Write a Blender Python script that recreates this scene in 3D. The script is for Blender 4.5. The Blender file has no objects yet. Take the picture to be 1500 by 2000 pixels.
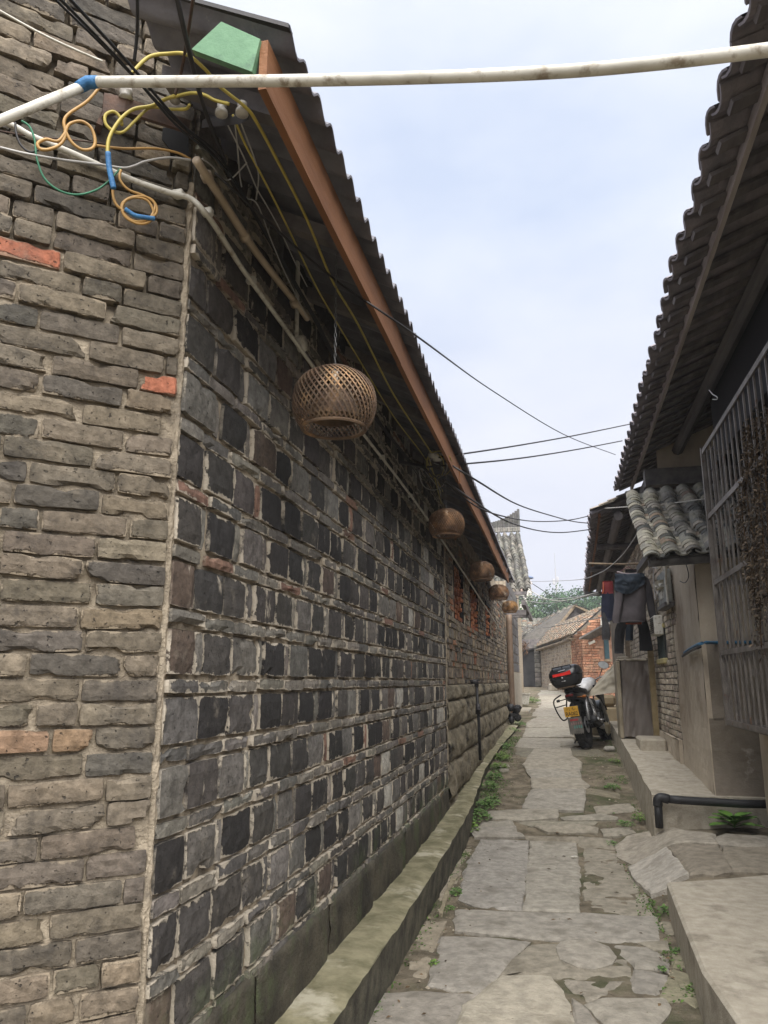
import bpy, math, random
from math import radians as R, sin, cos, pi, sqrt
from mathutils import Vector as V, noise as NZ, Matrix
random.seed(7)
sc = bpy.context.scene
COL = sc.collection
# ---------------------------------------------------------------- camera
F_, PIT, YAW, H = 1487.0, R(12.51), R(12.76), 1.35
cam = bpy.data.cameras.new('camera'); co = bpy.data.objects.new('camera', cam); COL.objects.link(co)
cam.sensor_fit = 'VERTICAL'; cam.sensor_height = 24; cam.lens = 24 * F_ / 2000.0
cam.clip_start = 0.02; cam.clip_end = 2000
co.location = (0, 0, H); co.rotation_euler = (R(90) + PIT, 0, YAW)
sc.camera = co
# ---------------------------------------------------------------- sky, sun, exposure
SUN_EL, SUN_AZ = R(56), R(155)      # azimuth clockwise from +Y (towards +X)
w = bpy.data.worlds.new('World'); sc.world = w; w.use_nodes = True
nt = w.node_tree; N = nt.nodes; L = nt.links; bg = N['Background']
sky = N.new('ShaderNodeTexSky'); sky.sky_type = 'NISHITA'; sky.sun_disc = False
sky.sun_elevation = SUN_EL; sky.sun_rotation = SUN_AZ; sky.air_density = 1.2; sky.dust_density = 3
tc = N.new('ShaderNodeTexCoord'); nz = N.new('ShaderNodeTexNoise'); nz.inputs['Scale'].default_value = 2.6
nz.inputs['Detail'].default_value = 5; nz.inputs['Roughness'].default_value = .5
mp = N.new('ShaderNodeMapping'); mp.inputs['Scale'].default_value = (1, 1, 2.2)
L.new(tc.outputs['Generated'], mp.inputs[0]); L.new(mp.outputs[0], nz.inputs[0])
cr = N.new('ShaderNodeValToRGB'); cr.color_ramp.elements[0].position = .35; cr.color_ramp.elements[0].color = (4.9, 5.6, 7.1, 1)
cr.color_ramp.elements[1].position = .68; cr.color_ramp.elements[1].color = (7.1, 7.4, 8.0, 1)
L.new(nz.outputs[0], cr.inputs[0])
sep = N.new('ShaderNodeSeparateXYZ'); L.new(tc.outputs['Generated'], sep.inputs[0])
hr = N.new('ShaderNodeMapRange'); hr.inputs[1].default_value = 0.0; hr.inputs[2].default_value = 0.55
L.new(sep.outputs[2], hr.inputs[0])
mh = N.new('ShaderNodeMix'); mh.data_type = 'RGBA'; L.new(hr.outputs[0], mh.inputs[0])
mh.inputs[6].default_value = (5.7, 5.7, 6.4, 1); L.new(cr.outputs[0], mh.inputs[7])
mx = N.new('ShaderNodeMix'); mx.data_type = 'RGBA'; mx.inputs[0].default_value = .93
L.new(sky.outputs[0], mx.inputs[6]); L.new(mh.outputs[2], mx.inputs[7])
L.new(mx.outputs[2], bg.inputs[0]); bg.inputs[1].default_value = 0.06
sd = bpy.data.lights.new('sun', 'SUN'); so = bpy.data.objects.new('sun', sd); COL.objects.link(so)
sd.energy = 4.0; sd.angle = R(75); sd.color = (1, .965, .905)
_d = V((sin(SUN_AZ) * cos(SUN_EL), cos(SUN_AZ) * cos(SUN_EL), sin(SUN_EL)))
so.rotation_euler = (-_d).to_track_quat('-Z', 'Y').to_euler()
sc.view_settings.view_transform = 'Standard'; sc.view_settings.look = 'None'
sc.view_settings.exposure = 1.24; sc.view_settings.gamma = 1
sc.render.engine = 'CYCLES'; sc.cycles.max_bounces = 9; sc.cycles.diffuse_bounces = 7
sc.cycles.use_adaptive_sampling = True; sc.cycles.use_denoising = True
# ---------------------------------------------------------------- measuring helpers: photo pixel -> real place on a known plane
def ray(x, y):
    r = x - 750; u = 1000 - y
    f2 = F_ * cos(PIT) - u * sin(PIT); u2 = F_ * sin(PIT) + u * cos(PIT)
    return V((r * cos(YAW) - f2 * sin(YAW), r * sin(YAW) + f2 * cos(YAW), u2))
def pl(x, y, P0, Nn):
    d = ray(x, y); o = V((0, 0, H)); t = (V(P0) - o).dot(V(Nn)) / d.dot(V(Nn)); return o + d * t
def aX(x, y, X): return pl(x, y, (X, 0, 0), (1, 0, 0))
def aY(x, y, Y): return pl(x, y, (0, Y, 0), (0, 1, 0))
def aZ(x, y, Z): return pl(x, y, (0, 0, Z), (0, 0, 1))
GP = [(-50, 0), (6.9, 0), (7.6, .13), (10.4, .37), (16, .58), (22, .8), (30, 1.12), (45, 1.25), (90, 1.6), (900, 6)]
def lerpt(T, t):
    if t <= T[0][0]: return T[0][1]
    for (a, b), (c, d) in zip(T, T[1:]):
        if t <= c: return b + (d - b) * (t - a) / (c - a)
    return T[-1][1]
def G(y): return lerpt(GP, y)
def bump2(x, y):
    a = max(0, min(1, (x - .42) / .42)); b = max(0, min(1, (y - 4.7) / .7)) * (max(0, min(1, (7.15 - y) / .3)) if x < .7 else 1 if y < 8 else 0)
    return (.19 * a * a * (3 - 2 * a) + .05 * max(0, min(1, (x - .8) / .5)) * max(0, min(1, (y - 5.6) / 1.2))) * b
def G2(x, y): return G(y) + bump2(x, y)
def gp(x, y):
    d = ray(x, y); o = V((0, 0, H)); t = 0.0; lo = 0; hi = 80 / d.y
    for _ in range(50):
        t = (lo + hi) / 2; p = o + d * t
        if p.z > G2(p.x, p.y): lo = t
        else: hi = t
    return o + d * t
# ---------------------------------------------------------------- tagging
def empty(name, loc=(0, 0, 0), rz=0):
    o = bpy.data.objects.new(name, None); COL.objects.link(o); o.location = loc; o.rotation_euler = (0, 0, rz); return o
def tag(o, label, cat, group=None):
    o['label'] = label; o['category'] = cat
    if group: o['group'] = group
    return o
def struct(o, kind='structure'): o['kind'] = kind; return o
# ---------------------------------------------------------------- mesh builder
class MB:
    def __init__(s): s.v = []; s.f = []; s.c = []; s.uv = []; s.col = (1, 1, 1)
    def add(s, vs, fs, col=None, uv=None):
        b = len(s.v); s.v += [tuple(p) for p in vs]; s.f += [tuple(i + b for i in f) for f in fs]
        s.c += [tuple(col or s.col)] * len(vs); s.uv += uv if uv else [(.5, .5)] * len(vs); return s
    def box(s, a, b, col=None, M=None):
        x0, y0, z0 = a; x1, y1, z1 = b
        vs = [V(p) for p in [(x0, y0, z0), (x1, y0, z0), (x1, y1, z0), (x0, y1, z0), (x0, y0, z1), (x1, y0, z1), (x1, y1, z1), (x0, y1, z1)]]
        if M: vs = [M @ p for p in vs]
        return s.add(vs, [(0, 3, 2, 1), (4, 5, 6, 7), (0, 1, 5, 4), (1, 2, 6, 5), (2, 3, 7, 6), (3, 0, 4, 7)], col)
    def rbox(s, a, b, r=.01, col=None, M=None):       # box with chamfered edges
        (x0, y0, z0), (x1, y1, z1) = a, b; r = min(r, (x1 - x0) / 2.01, (y1 - y0) / 2.01, (z1 - z0) / 2.01)
        vs = []; 
        for zi, z in ((0, z0), (1, z0 + r), (2, z1 - r), (3, z1)):
            q = r if zi in (0, 3) else 0
            for (cx, cy, sx, sy) in ((x0, y0, 1, 1), (x1, y0, -1, 1), (x1, y1, -1, -1), (x0, y1, 1, -1)):
                p = [(cx + sx * q, cy + sy * (r + q * 0)), (cx + sx * r, cy + sy * q)]
                if zi in (0, 3): p = [(cx + sx * r, cy + sy * r)] * 2
                else: p = [(cx, cy + sy * r), (cx + sx * r, cy)]
                if (sx, sy) in ((-1, 1), (1, -1)): p = p[::-1]
                vs += [V((q_[0], q_[1], z)) for q_ in p]
        if M: vs = [M @ p for p in vs]
        fs = [tuple(range(7, -1, -1)), tuple(range(24, 32))]
        for k in range(3):
            for i in range(8):
                j = (i + 1) % 8; fs.append((k * 8 + i, k * 8 + j, k * 8 + 8 + j, k * 8 + 8 + i))
        return s.add(vs, fs, col)
    def tube(s, pts, r, n=6, col=None, caps=True):
        pts = [V(p) for p in pts]; m = len(pts); rs = r if isinstance(r, (list, tuple)) else [r] * m
        vs = []; prev = None
        for i, p in enumerate(pts):
            t = (pts[min(i + 1, m - 1)] - pts[max(i - 1, 0)])
            if t.length < 1e-9: t = V((0, 0, 1))
            t.normalize()
            if prev is None:
                a = V((0, 0, 1)) if abs(t.z) < .9 else V((1, 0, 0)); u = t.cross(a).normalized()
            else:
                u = prev - t * prev.dot(t)
                u = u.normalized() if u.length > 1e-6 else t.orthogonal().normalized()
            prev = u; v = t.cross(u)
            vs += [p + (u * cos(2 * pi * k / n) + v * sin(2 * pi * k / n)) * rs[i] for k in range(n)]
        fs = [(i * n + k, i * n + (k + 1) % n, (i + 1) * n + (k + 1) % n, (i + 1) * n + k) for i in range(m - 1) for k in range(n)]
        if caps: fs += [tuple(range(n - 1, -1, -1)), tuple((m - 1) * n + k for k in range(n))]
        return s.add(vs, fs, col)
    def lathe(s, prof, n=20, M=None, col=None, closed=False):     # prof: (r, z)
        vs = [V((r * cos(2 * pi * k / n), r * sin(2 * pi * k / n), z)) for r, z in prof for k in range(n)]
        if M: vs = [M @ p for p in vs]
        m = len(prof)
        fs = [(i * n + k, i * n + (k + 1) % n, (i + 1) * n + (k + 1) % n, (i + 1) * n + k) for i in range(m - 1) for k in range(n)]
        if closed: fs += [((m - 1) * n + k, (m - 1) * n + (k + 1) % n, (k + 1) % n, k) for k in range(n)]
        return s.add(vs, fs, col)
    def prism(s, poly, d, col=None):                  # poly: 3D outline, d: thickness vector
        n = len(poly); a = [V(p) for p in poly]; b = [p + V(d) for p in a]
        return s.add(a + b, [tuple(range(n)), tuple(range(2 * n - 1, n - 1, -1))] + [(i, i + n, (i + 1) % n + n, (i + 1) % n) for i in range(n)], col)
    def grid(s, fn, nu, nv, col=None, uvfn=None):
        vs = [fn(i / nu, j / nv) for j in range(nv + 1) for i in range(nu + 1)]
        fs = [(j * (nu + 1) + i, j * (nu + 1) + i + 1, (j + 1) * (nu + 1) + i + 1, (j + 1) * (nu + 1) + i) for j in range(nv) for i in range(nu)]
        return s.add(vs, fs, col)
    def build(s, name, mat, parent=None, smooth=False, loc=None):
        me = bpy.data.meshes.new(name)
        vs = s.v
        if loc is not None: vs = [(p[0] - loc[0], p[1] - loc[1], p[2] - loc[2]) for p in vs]
        me.from_pydata(vs, [], s.f); me.update()
        ca = me.color_attributes.new('Col', 'FLOAT_COLOR', 'POINT')
        ca.data.foreach_set('color', [x for c in s.c for x in (c[0], c[1], c[2], 1)])
        ul = me.uv_layers.new(name='UVMap'); idx = [0] * len(me.loops); me.loops.foreach_get('vertex_index', idx)
        ul.data.foreach_set('uv', [x for i in idx for x in s.uv[i]])
        if smooth: me.polygons.foreach_set('use_smooth', [True] * len(me.polygons))
        o = bpy.data.objects.new(name, me); COL.objects.link(o); me.materials.append(mat)
        if parent: o.parent = parent
        if loc is not None: o.location = loc
        return o
def spl(pts, k=6):
    pts = [V(p) for p in pts]
    if len(pts) < 3: return [pts[0].lerp(pts[-1], i / k) for i in range(k + 1)]
    out = []
    for i in range(len(pts) - 1):
        p0 = pts[max(i - 1, 0)]; p1 = pts[i]; p2 = pts[i + 1]; p3 = pts[min(i + 2, len(pts) - 1)]
        for j in range(k):
            t = j / k; out.append(.5 * ((2 * p1) + (p2 - p0) * t + (2 * p0 - 5 * p1 + 4 * p2 - p3) * t * t + (3 * p1 - p0 - 3 * p2 + p3) * t ** 3))
    out.append(pts[-1]); return out
def rnd(a, b): return random.uniform(a, b)
def nz3(p, f, seed=0): return NZ.noise(V((p[0] * f + seed, p[1] * f, p[2] * f)))
# ---------------------------------------------------------------- materials
def newmat(name):
    m = bpy.data.materials.new(name); m.use_nodes = True; return m, m.node_tree.nodes, m.node_tree.links, m.node_tree.nodes['Principled BSDF']
def setspec(b, v):
    if 'Specular IOR Level' in b.inputs: b.inputs['Specular IOR Level'].default_value = v
def worn(name, c1, c2, scale=6, rough=.85, bump=.4, bscale=60, c3=None, s3=2.0, t3=(.55, .65), vcol=False, metal=0, stretch=(1, 1, 1), spec=.3, bdist=.01):
    m, n, l, b = newmat(name); tc = n.new('ShaderNodeTexCoord'); mp = n.new('ShaderNodeMapping'); mp.inputs['Scale'].default_value = stretch
    l.new(tc.outputs['Object'], mp.inputs[0])
    a = n.new('ShaderNodeTexNoise'); a.inputs['Scale'].default_value = scale; a.inputs['Detail'].default_value = 8; a.inputs['Roughness'].default_value = .62
    l.new(mp.outputs[0], a.inputs[0])
    r = n.new('ShaderNodeValToRGB'); r.color_ramp.elements[0].position = .36; r.color_ramp.elements[1].position = .64
    r.color_ramp.elements[0].color = (*c1, 1); r.color_ramp.elements[1].color = (*c2, 1); l.new(a.outputs[0], r.inputs[0]); out = r.outputs[0]
    if c3:
        a3 = n.new('ShaderNodeTexNoise'); a3.inputs['Scale'].default_value = s3; a3.inputs['Detail'].default_value = 9; a3.inputs['Roughness'].default_value = .65
        l.new(mp.outputs[0], a3.inputs[0]); mr = n.new('ShaderNodeMapRange'); mr.inputs[1].default_value = t3[0]; mr.inputs[2].default_value = t3[1]
        l.new(a3.outputs[0], mr.inputs[0]); mm = n.new('ShaderNodeMix'); mm.data_type = 'RGBA'; l.new(mr.outputs[0], mm.inputs[0]); l.new(out, mm.inputs[6])
        mm.inputs[7].default_value = (*c3, 1); out = mm.outputs[2]
    if vcol:
        at = n.new('ShaderNodeAttribute'); at.attribute_name = 'Col'; mm = n.new('ShaderNodeMix'); mm.data_type = 'RGBA'; mm.blend_type = 'MULTIPLY'
        mm.inputs[0].default_value = 1; l.new(out, mm.inputs[6]); l.new(at.outputs[0], mm.inputs[7]); out = mm.outputs[2]
    l.new(out, b.inputs['Base Color']); b.inputs['Roughness'].default_value = rough; b.inputs['Metallic'].default_value = metal; setspec(b, spec)
    if bump:
        bn = n.new('ShaderNodeTexNoise'); bn.inputs['Scale'].default_value = bscale; bn.inputs['Detail'].default_value = 8; bn.inputs['Roughness'].default_value = .65
        l.new(mp.outputs[0], bn.inputs[0]); bp = n.new('ShaderNodeBump'); bp.inputs['Strength'].default_value = bump; bp.inputs['Distance'].default_value = bdist
        l.new(bn.outputs[0], bp.inputs['Height']); l.new(bp.outputs[0], b.inputs['Normal'])
    return m
def plain(name, c, rough=.5, metal=0, spec=.4, emit=None):
    return worn(name, tuple(x * .85 for x in c), tuple(x * 1.12 for x in c), 14, rough, .12, 90, metal=metal, spec=spec, bdist=.004)
def brickmat(name, mortar=(.30, .25, .185), smear=.5, edge=.16, pits=True, moss=None, drip=.0):
    """base from the brick's own colour; mortar smeared over its margins; pits and soot stains"""
    m, n, l, b = newmat(name); tc = n.new('ShaderNodeTexCoord'); at = n.new('ShaderNodeAttribute'); at.attribute_name = 'Col'
    def no(sc_, det=7, ro=.6, vec=None, st=None):
        a = n.new('ShaderNodeTexNoise'); a.inputs['Scale'].default_value = sc_; a.inputs['Detail'].default_value = det; a.inputs['Roughness'].default_value = ro
        src = tc.outputs['Object']
        if st:
            mp = n.new('ShaderNodeMapping'); mp.inputs['Scale'].default_value = st; l.new(src, mp.inputs[0]); src = mp.outputs[0]
        l.new(src, a.inputs[0]); return a.outputs[0]
    def mrange(s, a, b_, c=0., d=1.):
        k = n.new('ShaderNodeMapRange'); k.inputs[1].default_value = a; k.inputs[2].default_value = b_; k.inputs[3].default_value = c; k.inputs[4].default_value = d
        l.new(s, k.inputs[0]); return k.outputs[0]
    def mth(op, a, b_=None, v=None):
        k = n.new('ShaderNodeMath'); k.operation = op; l.new(a, k.inputs[0])
        if b_ is not None: l.new(b_, k.inputs[1])
        if v is not None: k.inputs[1].default_value = v
        return k.outputs[0]
    def mix(f, a, bcol, blend='MIX'):
        k = n.new('ShaderNodeMix'); k.data_type = 'RGBA'; k.blend_type = blend
        if isinstance(f, float): k.inputs[0].default_value = f
        else: l.new(f, k.inputs[0])
        l.new(a, k.inputs[6])
        if isinstance(bcol, tuple): k.inputs[7].default_value = (*bcol, 1)
        else: l.new(bcol, k.inputs[7])
        return k.outputs[2]
    fine = no(34, 9, .7); g = n.new('ShaderNodeCombineColor')
    fm = mrange(fine, .3, .72, .5, 1.5)
    for i in range(3): l.new(fm, g.inputs[i])
    c = mix(1.0, at.outputs[0], g.outputs[0], 'MULTIPLY')
    st = no(3.2, 8, .66, st=(1, 1, .55)); sm = mrange(st, .52, .68); c = mix(mth('MULTIPLY', sm, v=.55), c, (.035, .033, .034))
    li = no(5.5, 8, .7); lm = mrange(li, .60, .74); c = mix(mth('MULTIPLY', lm, v=.45), c, tuple(x * 1.0 for x in mortar))
    dr = mrange(no(9, 8, .72, st=(1, 1, .32)), .635, .70); c = mix(mth('MULTIPLY', dr, v=drip), c, tuple(x * 1.25 for x in mortar))
    so = mrange(no(7.5, 9, .75), .54, .64); c = mix(mth('MULTIPLY', so, v=.5), c, (.03, .027, .025))
    uv = n.new('ShaderNodeUVMap'); sx = n.new('ShaderNodeSeparateXYZ'); l.new(uv.outputs[0], sx.inputs[0])
    e = mth('MINIMUM', sx.outputs[0], sx.outputs[1])            # uv hold the distance to the nearest margin (dm)
    en = no(17, 8, .7); ew = mth('MULTIPLY', mrange(en, .42, .72, 0, edge), mrange(no(3.3, 3, .5), .4, .6, .25, 2.2))
    es = mth('SUBTRACT', ew, e); em = mrange(es, 0, .03)
    c = mix(mth('MULTIPLY', em, v=smear * 1.6 if smear < .62 else 1.0), c, tuple(x * 1.15 for x in mortar))
    if moss:
        po = n.new('ShaderNodeSeparateXYZ'); l.new(tc.outputs['Object'], po.inputs[0])
        mz = mrange(po.outputs[2], moss[0], moss[1], 1, 0); mn = mrange(no(4.5, 9, .7), .46, .6)
        c = mix(mth('MULTIPLY', mth('MULTIPLY', mz, mn), v=.7), c, (.10, .14, .055))
    if pits:
        pv = no(85, 3, .5); pm = mrange(pv, .66, .72); c = mix(mth('MULTIPLY', pm, v=.7), c, (.012, .011, .011))
    l.new(c, b.inputs['Base Color']); b.inputs['Roughness'].default_value = .86; setspec(b, .28)
    bp = n.new('ShaderNodeBump'); bp.inputs['Strength'].default_value = .85; bp.inputs['Distance'].default_value = .007
    hh = mth('ADD', no(60, 10, .72), em)
    if pits: hh = mth('SUBTRACT', hh, pm)
    l.new(hh, bp.inputs['Height']); l.new(bp.outputs[0], b.inputs['Normal'])
    return m
def woodm(name, c1, c2, rough=.75): return worn(name, c1, c2, 9, rough, .5, 30, stretch=(1, .12, 1))
M_brickL = brickmat('brick_grey_brown', smear=.38, edge=.07, mortar=(.25, .205, .15)); M_brickD = brickmat('brick_charcoal', smear=.5, edge=.10, moss=(.40, .62), mortar=(.42, .37, .30), drip=.85)
M_brickS = brickmat('brick_mixed', smear=.3, edge=.05, mortar=(.26, .20, .14)); M_brickR = brickmat('brick_cream', mortar=(.36, .32, .26), edge=.1, pits=False)
M_mort = worn('mortar', (.24, .20, .15), (.44, .37, .28), 18, .95, 1, 120, c3=(.07, .06, .05), s3=5, t3=(.55, .7), bdist=.012)
M_stone = worn('rough_stone', (.15, .13, .095), (.29, .25, .18), 5, .9, 1, 45, c3=(.03, .028, .025), s3=2.4, t3=(.54, .66), bdist=.03)
M_base = worn('wet_base_stone', (.03, .027, .022), (.10, .088, .064), 5, .75, .8, 50, c3=(.075, .09, .045), s3=3.8, t3=(.54, .66), bdist=.02)
M_dirt = worn('dirt', (.12, .10, .07), (.28, .235, .17), 7, .95, 1, 55, c3=(.07, .085, .035), s3=1.6, t3=(.5, .66), bdist=.03)
M_slab = worn('slab', (.26, .245, .215), (.40, .375, .33), 16, .8, 1, 60, c3=(.19, .175, .145), s3=4.5, t3=(.52, .72), vcol=True, bdist=.012)
M_conc = worn('concrete', (.33, .292, .23), (.45, .405, .33), 14, .85, .9, 80, c3=(.19, .165, .125), s3=3.6, t3=(.54, .70), bdist=.008)
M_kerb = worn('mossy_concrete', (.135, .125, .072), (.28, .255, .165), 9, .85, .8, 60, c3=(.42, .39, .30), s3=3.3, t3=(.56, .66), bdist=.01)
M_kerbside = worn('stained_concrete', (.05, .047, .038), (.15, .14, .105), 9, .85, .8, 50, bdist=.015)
M_plaster = worn('stained_plaster', (.44, .375, .285), (.60, .525, .42), 2.6, .88, .6, 45, c3=(.25, .195, .14), s3=1.3, t3=(.48, .66), stretch=(1, 1, .5))
M_plasterD = worn('damp_plaster', (.15, .125, .095), (.24, .205, .165), 2.4, .88, .6, 40, c3=(.33, .30, .26), s3=2.2, t3=(.62, .68))
M_soffit = woodm('soot_wood', (.09, .082, .084), (.18, .16, .155)); M_rust = worn('rusted_board', (.155, .066, .028), (.245, .11, .048), 6, .7, .5, 60, c3=(.13, .055, .03), s3=5, t3=(.55, .72), stretch=(1, .15, 1))
M_green = worn('green_board', (.10, .21, .12), (.15, .29, .17), 7, .6, .2, 50, c3=(.07, .13, .09), s3=6)
M_corr = worn('corrugated_sheet', (.10, .098, .115), (.18, .175, .195), 7, .7, .5, 40, c3=(.30, .29, .28), s3=11, t3=(.68, .73))
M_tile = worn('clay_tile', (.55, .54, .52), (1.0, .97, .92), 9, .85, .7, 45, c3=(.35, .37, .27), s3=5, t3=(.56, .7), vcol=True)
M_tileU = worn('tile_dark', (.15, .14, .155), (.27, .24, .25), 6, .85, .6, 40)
M_plasticW = worn('dirty_white_plastic', (.46, .44, .39), (.62, .60, .54), 9, .5, .15, 40, c3=(.26, .22, .17), s3=26, t3=(.53, .66)); M_plasticB = worn('beige_plastic', (.36, .29, .21), (.48, .39, .30), 8, .5, .15, 40)
M_black = plain('black_rubber', (.018, .018, .02), .55); M_dk = plain('dark_metal', (.04, .038, .04), .5, .4)
M_yel = plain('yellow_cable', (.42, .34, .075), .5); M_org = plain('ochre_cable', (.38, .22, .07), .5); M_grn = plain('green_cable', (.03, .16, .09), .5)
M_blu = worn('blue_tape', (.035, .13, .30), (.055, .20, .42), 30, .5, .5, 120); M_wht = plain('grey_wire', (.36, .35, .34), .5)
M_porc = plain('porcelain', (.45, .43, .40), .25); M_iron = worn('rusty_iron', (.05, .035, .03), (.12, .07, .05), 20, .75, .4, 60)
M_bamb = worn('woven_bamboo', (.09, .062, .044), (.20, .145, .098), 12, .6, .3, 100, c3=(.36, .23, .12), s3=5, vcol=True)
M_chain = plain('chain_metal', (.22, .22, .22), .4, .8); M_bulb = plain('bulb', (.5, .42, .33), .25)
M_leaf = worn('leaf', (.055, .115, .03), (.13, .22, .06), 14, .65, 0, vcol=True); M_leafT = worn('tree_leaf', (.025, .06, .028), (.075, .125, .05), 3, .7, 0, vcol=True)
M_bark = worn('bark', (.06, .05, .04), (.12, .10, .08), 6, .9, .6, 30); M_dry = worn('dried_leaves', (.06, .042, .028), (.17, .125, .08), 14, .9, 0, vcol=True)
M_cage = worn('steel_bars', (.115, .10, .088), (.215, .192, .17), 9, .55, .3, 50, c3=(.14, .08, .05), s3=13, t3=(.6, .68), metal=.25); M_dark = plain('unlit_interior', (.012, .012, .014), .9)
M_wood = woodm('weathered_wood', (.13, .10, .07), (.26, .20, .135)); M_woodG = woodm('grey_wood', (.24, .205, .19), (.46, .41, .38)); M_beam = woodm('dark_beam', (.07, .066, .066), (.15, .14, .13))
# ---------------------------------------------------------------- bricks
def brick(mb, P0, U, Nn, u, z, w_, h, depth, col, prot=0., nu=4, nv=3, tilt=0., rr=.0018):
    P0 = V(P0); seed = rnd(0, 99); vs = []; uvs = []
    for j in range(nv + 1):
        for i in range(nu + 1):
            a = i / nu; b = j / nv; eu = min(a, 1 - a) * w_; ev = min(b, 1 - b) * h
            x = u + a * w_; y = z + b * h + tilt * (a - .5) * w_
            edge = i in (0, nu) or j in (0, nv); cor = i in (0, nu) and j in (0, nv)
            jx = (NZ.noise(V((x * 22, y * 22, seed))) * .003) if edge else 0; jy = (NZ.noise(V((x * 22 + 40, y * 22, seed))) * .003) if edge else 0
            d = prot + NZ.noise(V((x * 11, y * 11, seed + 5))) * .004 + NZ.noise(V((x * 55, y * 55, seed + 5))) * .0032
            if edge:
                d -= rr; ch = NZ.noise(V((x * 13, y * 13, seed * 3.1))) - (.14 if h > .09 else 0)
                if ch > .28: d -= (ch - .28) * .05; jx += (.5 - a) * (ch - .28) * .09; jy += (.5 - b) * (ch - .28) * .05
            if cor: d -= rr * .3; jx += (.5 - a) * .004; jy += (.5 - b) * .003
            vs.append(P0 + V(U) * (x + jx) + V((0, 0, 1)) * (y + jy) + V(Nn) * d); uvs.append((eu * 10, ev * 10))
    W = nu + 1; fs = [(j * W + i, j * W + i + 1, (j + 1) * W + i + 1, (j + 1) * W + i) for j in range(nv) for i in range(nu)]
    ring = [i for i in range(W)] + [j * W + nu for j in range(1, nv + 1)] + [nv * W + i for i in range(nu - 1, -1, -1)] + [j * W for j in range(nv - 1, 0, -1)]
    b0 = len(vs)
    for k in ring: vs.append(vs[k] - V(Nn) * depth); uvs.append((0, 0))
    m = len(ring)
    for k in range(m): k2 = (k + 1) % m; fs.append((ring[k2], ring[k], b0 + k, b0 + k2))
    mb.add(vs, fs, col, uvs)
def vary(c, a=.18, t=.025):
    k = 1 + rnd(-a, a); return tuple(max(0, x * k * (1 + rnd(-t, t))) for x in c)
GREYB = [(.130, .108, .082)] * 6 + [(.108, .092, .073)] * 4 + [(.158, .130, .096)] * 3 + [(.084, .074, .062)] * 2 + [(.19, .15, .105)]
DARKB = [(.050, .046, .044)] * 6 + [(.030, .028, .028)] * 5 + [(.074, .067, .062)] * 4 + [(.13, .12, .11)] * 3 + [(.11, .08, .065), (.17, .16, .15)]
FLATB = [(.16, .148, .13)] * 5 + [(.115, .108, .10)] * 4 + [(.22, .20, .17)] * 4 + [(.16, .145, .13)] * 3 + [(.22, .13, .095)]
SECB = [(.13, .118, .105)] * 4 + [(.19, .165, .13)] * 2 + [(.06, .056, .056)] * 5 + [(.30, .25, .18)] * 3 + [(.15, .135, .12)] * 4 + [(.29, .12, .065)] + [(.22, .14, .095)]
REDB = [(.40, .15, .075)] * 4 + [(.46, .20, .10)] * 2 + [(.31, .11, .06)] * 2
def bond(mb, P0, U, Nn, u0, u1, z0, z1, course, blen, pal, gap=.011, depth=.03, prot=.006, nu=4, nv=2, skip=None, header=.2, top=None, red=None):
    z = z0; k = 0
    while z < z1:
        h = course - gap; u = u0 - (rnd(0, .5) * blen)
        while u < u1:
            w_ = blen * (.5 if random.random() < header else 1) + rnd(-.015, .01); a = max(u, u0); b = min(u + w_ - gap, u1)
            if b - a > .03 and not (skip and skip(a, b, z, z + h)) and not (top and z + h > top((a + b) / 2)):
                col = vary(random.choice(pal))
                if red:
                    r_ = red((a + b) / 2, z + h / 2)
                    if r_: col = vary(r_, .08)
                brick(mb, P0, U, Nn, a, z + rnd(-.002, .002), b - a, h, depth, col, prot + rnd(-.005, .007), nu, nv, rnd(-.02, .02))
            u += w_
        z += course; k += 1
def mortar_sheet(mb, P0, U, Nn, u0, u1, z0, z1, step=.03, amp=.006, top=None, deep=False):
    nu = max(2, int((u1 - u0) / step)); nv = max(2, int((z1 - z0) / step))
    def f(a, b):
        u = u0 + a * (u1 - u0); zt = z1 if not top else min(z1, top(u)); z = z0 + b * (zt - z0)
        if deep: return V(P0) + V(U) * u + V((0, 0, z)) + V(Nn) * (NZ.noise(V((u * 18, z * 18, 3))) * amp + NZ.noise(V((u * 50, z * 50, 9))) * amp * .6 - max(0, min(1, (z - 2.35 + NZ.noise(V((u * 4, z * 4, 7))) * .4) / .3)) * .028)
        return V(P0) + V(U) * u + V((0, 0, z)) + V(Nn) * (NZ.noise(V((u * 18, z * 18, 3))) * amp + NZ.noise(V((u * 50, z * 50, 9))) * amp * .6)
    mb.grid(f, nu, nv)
# ================================================================ GROUND, PATH, KERB
g = MB()
def gz(x, y):
    z = G2(x, y)
    d = abs(x); amp = .012 if d < 3 and y < 22 else 0
    return z - .007 + NZ.noise(V((x * 3, y * 3, 0))) * amp * 1.2 + NZ.noise(V((x * 14, y * 14, 4))) * amp
g.grid(lambda a, b: V((-1.3 + a * 3.2, 1.5 + b * 12, gz(-1.3 + a * 3.2, 1.5 + b * 12))), 100, 380)
ground = struct(g.build('ground', M_dirt, smooth=True))
g = MB(); Ys = [-60, -5, 1.5, 7, 13.4, 18, 24, 30, 45, 90, 300, 900]
for a, b in zip(Ys, Ys[1:]):
    for x0, x1 in ((-900, -1.3), (-1.3, 1.9), (1.9, 900)):
        if x0 == -1.3 and a >= 1.5 and b <= 13.5: continue
        g.add([(x0, a, G(a) - .012), (x1, a, G(a) - .012), (x1, b, G(b) - .012), (x0, b, G(b) - .012)], [(0, 1, 2, 3)])
struct(g.build('terrain', M_dirt))
C7 = lambda p: gp(700 + p[0] / 1.875, 1500 + p[1] / 1.875)
C3 = lambda p: gp(850 + p[0] / 3.3333, 1340 + p[1] / 3.3333)
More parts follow.
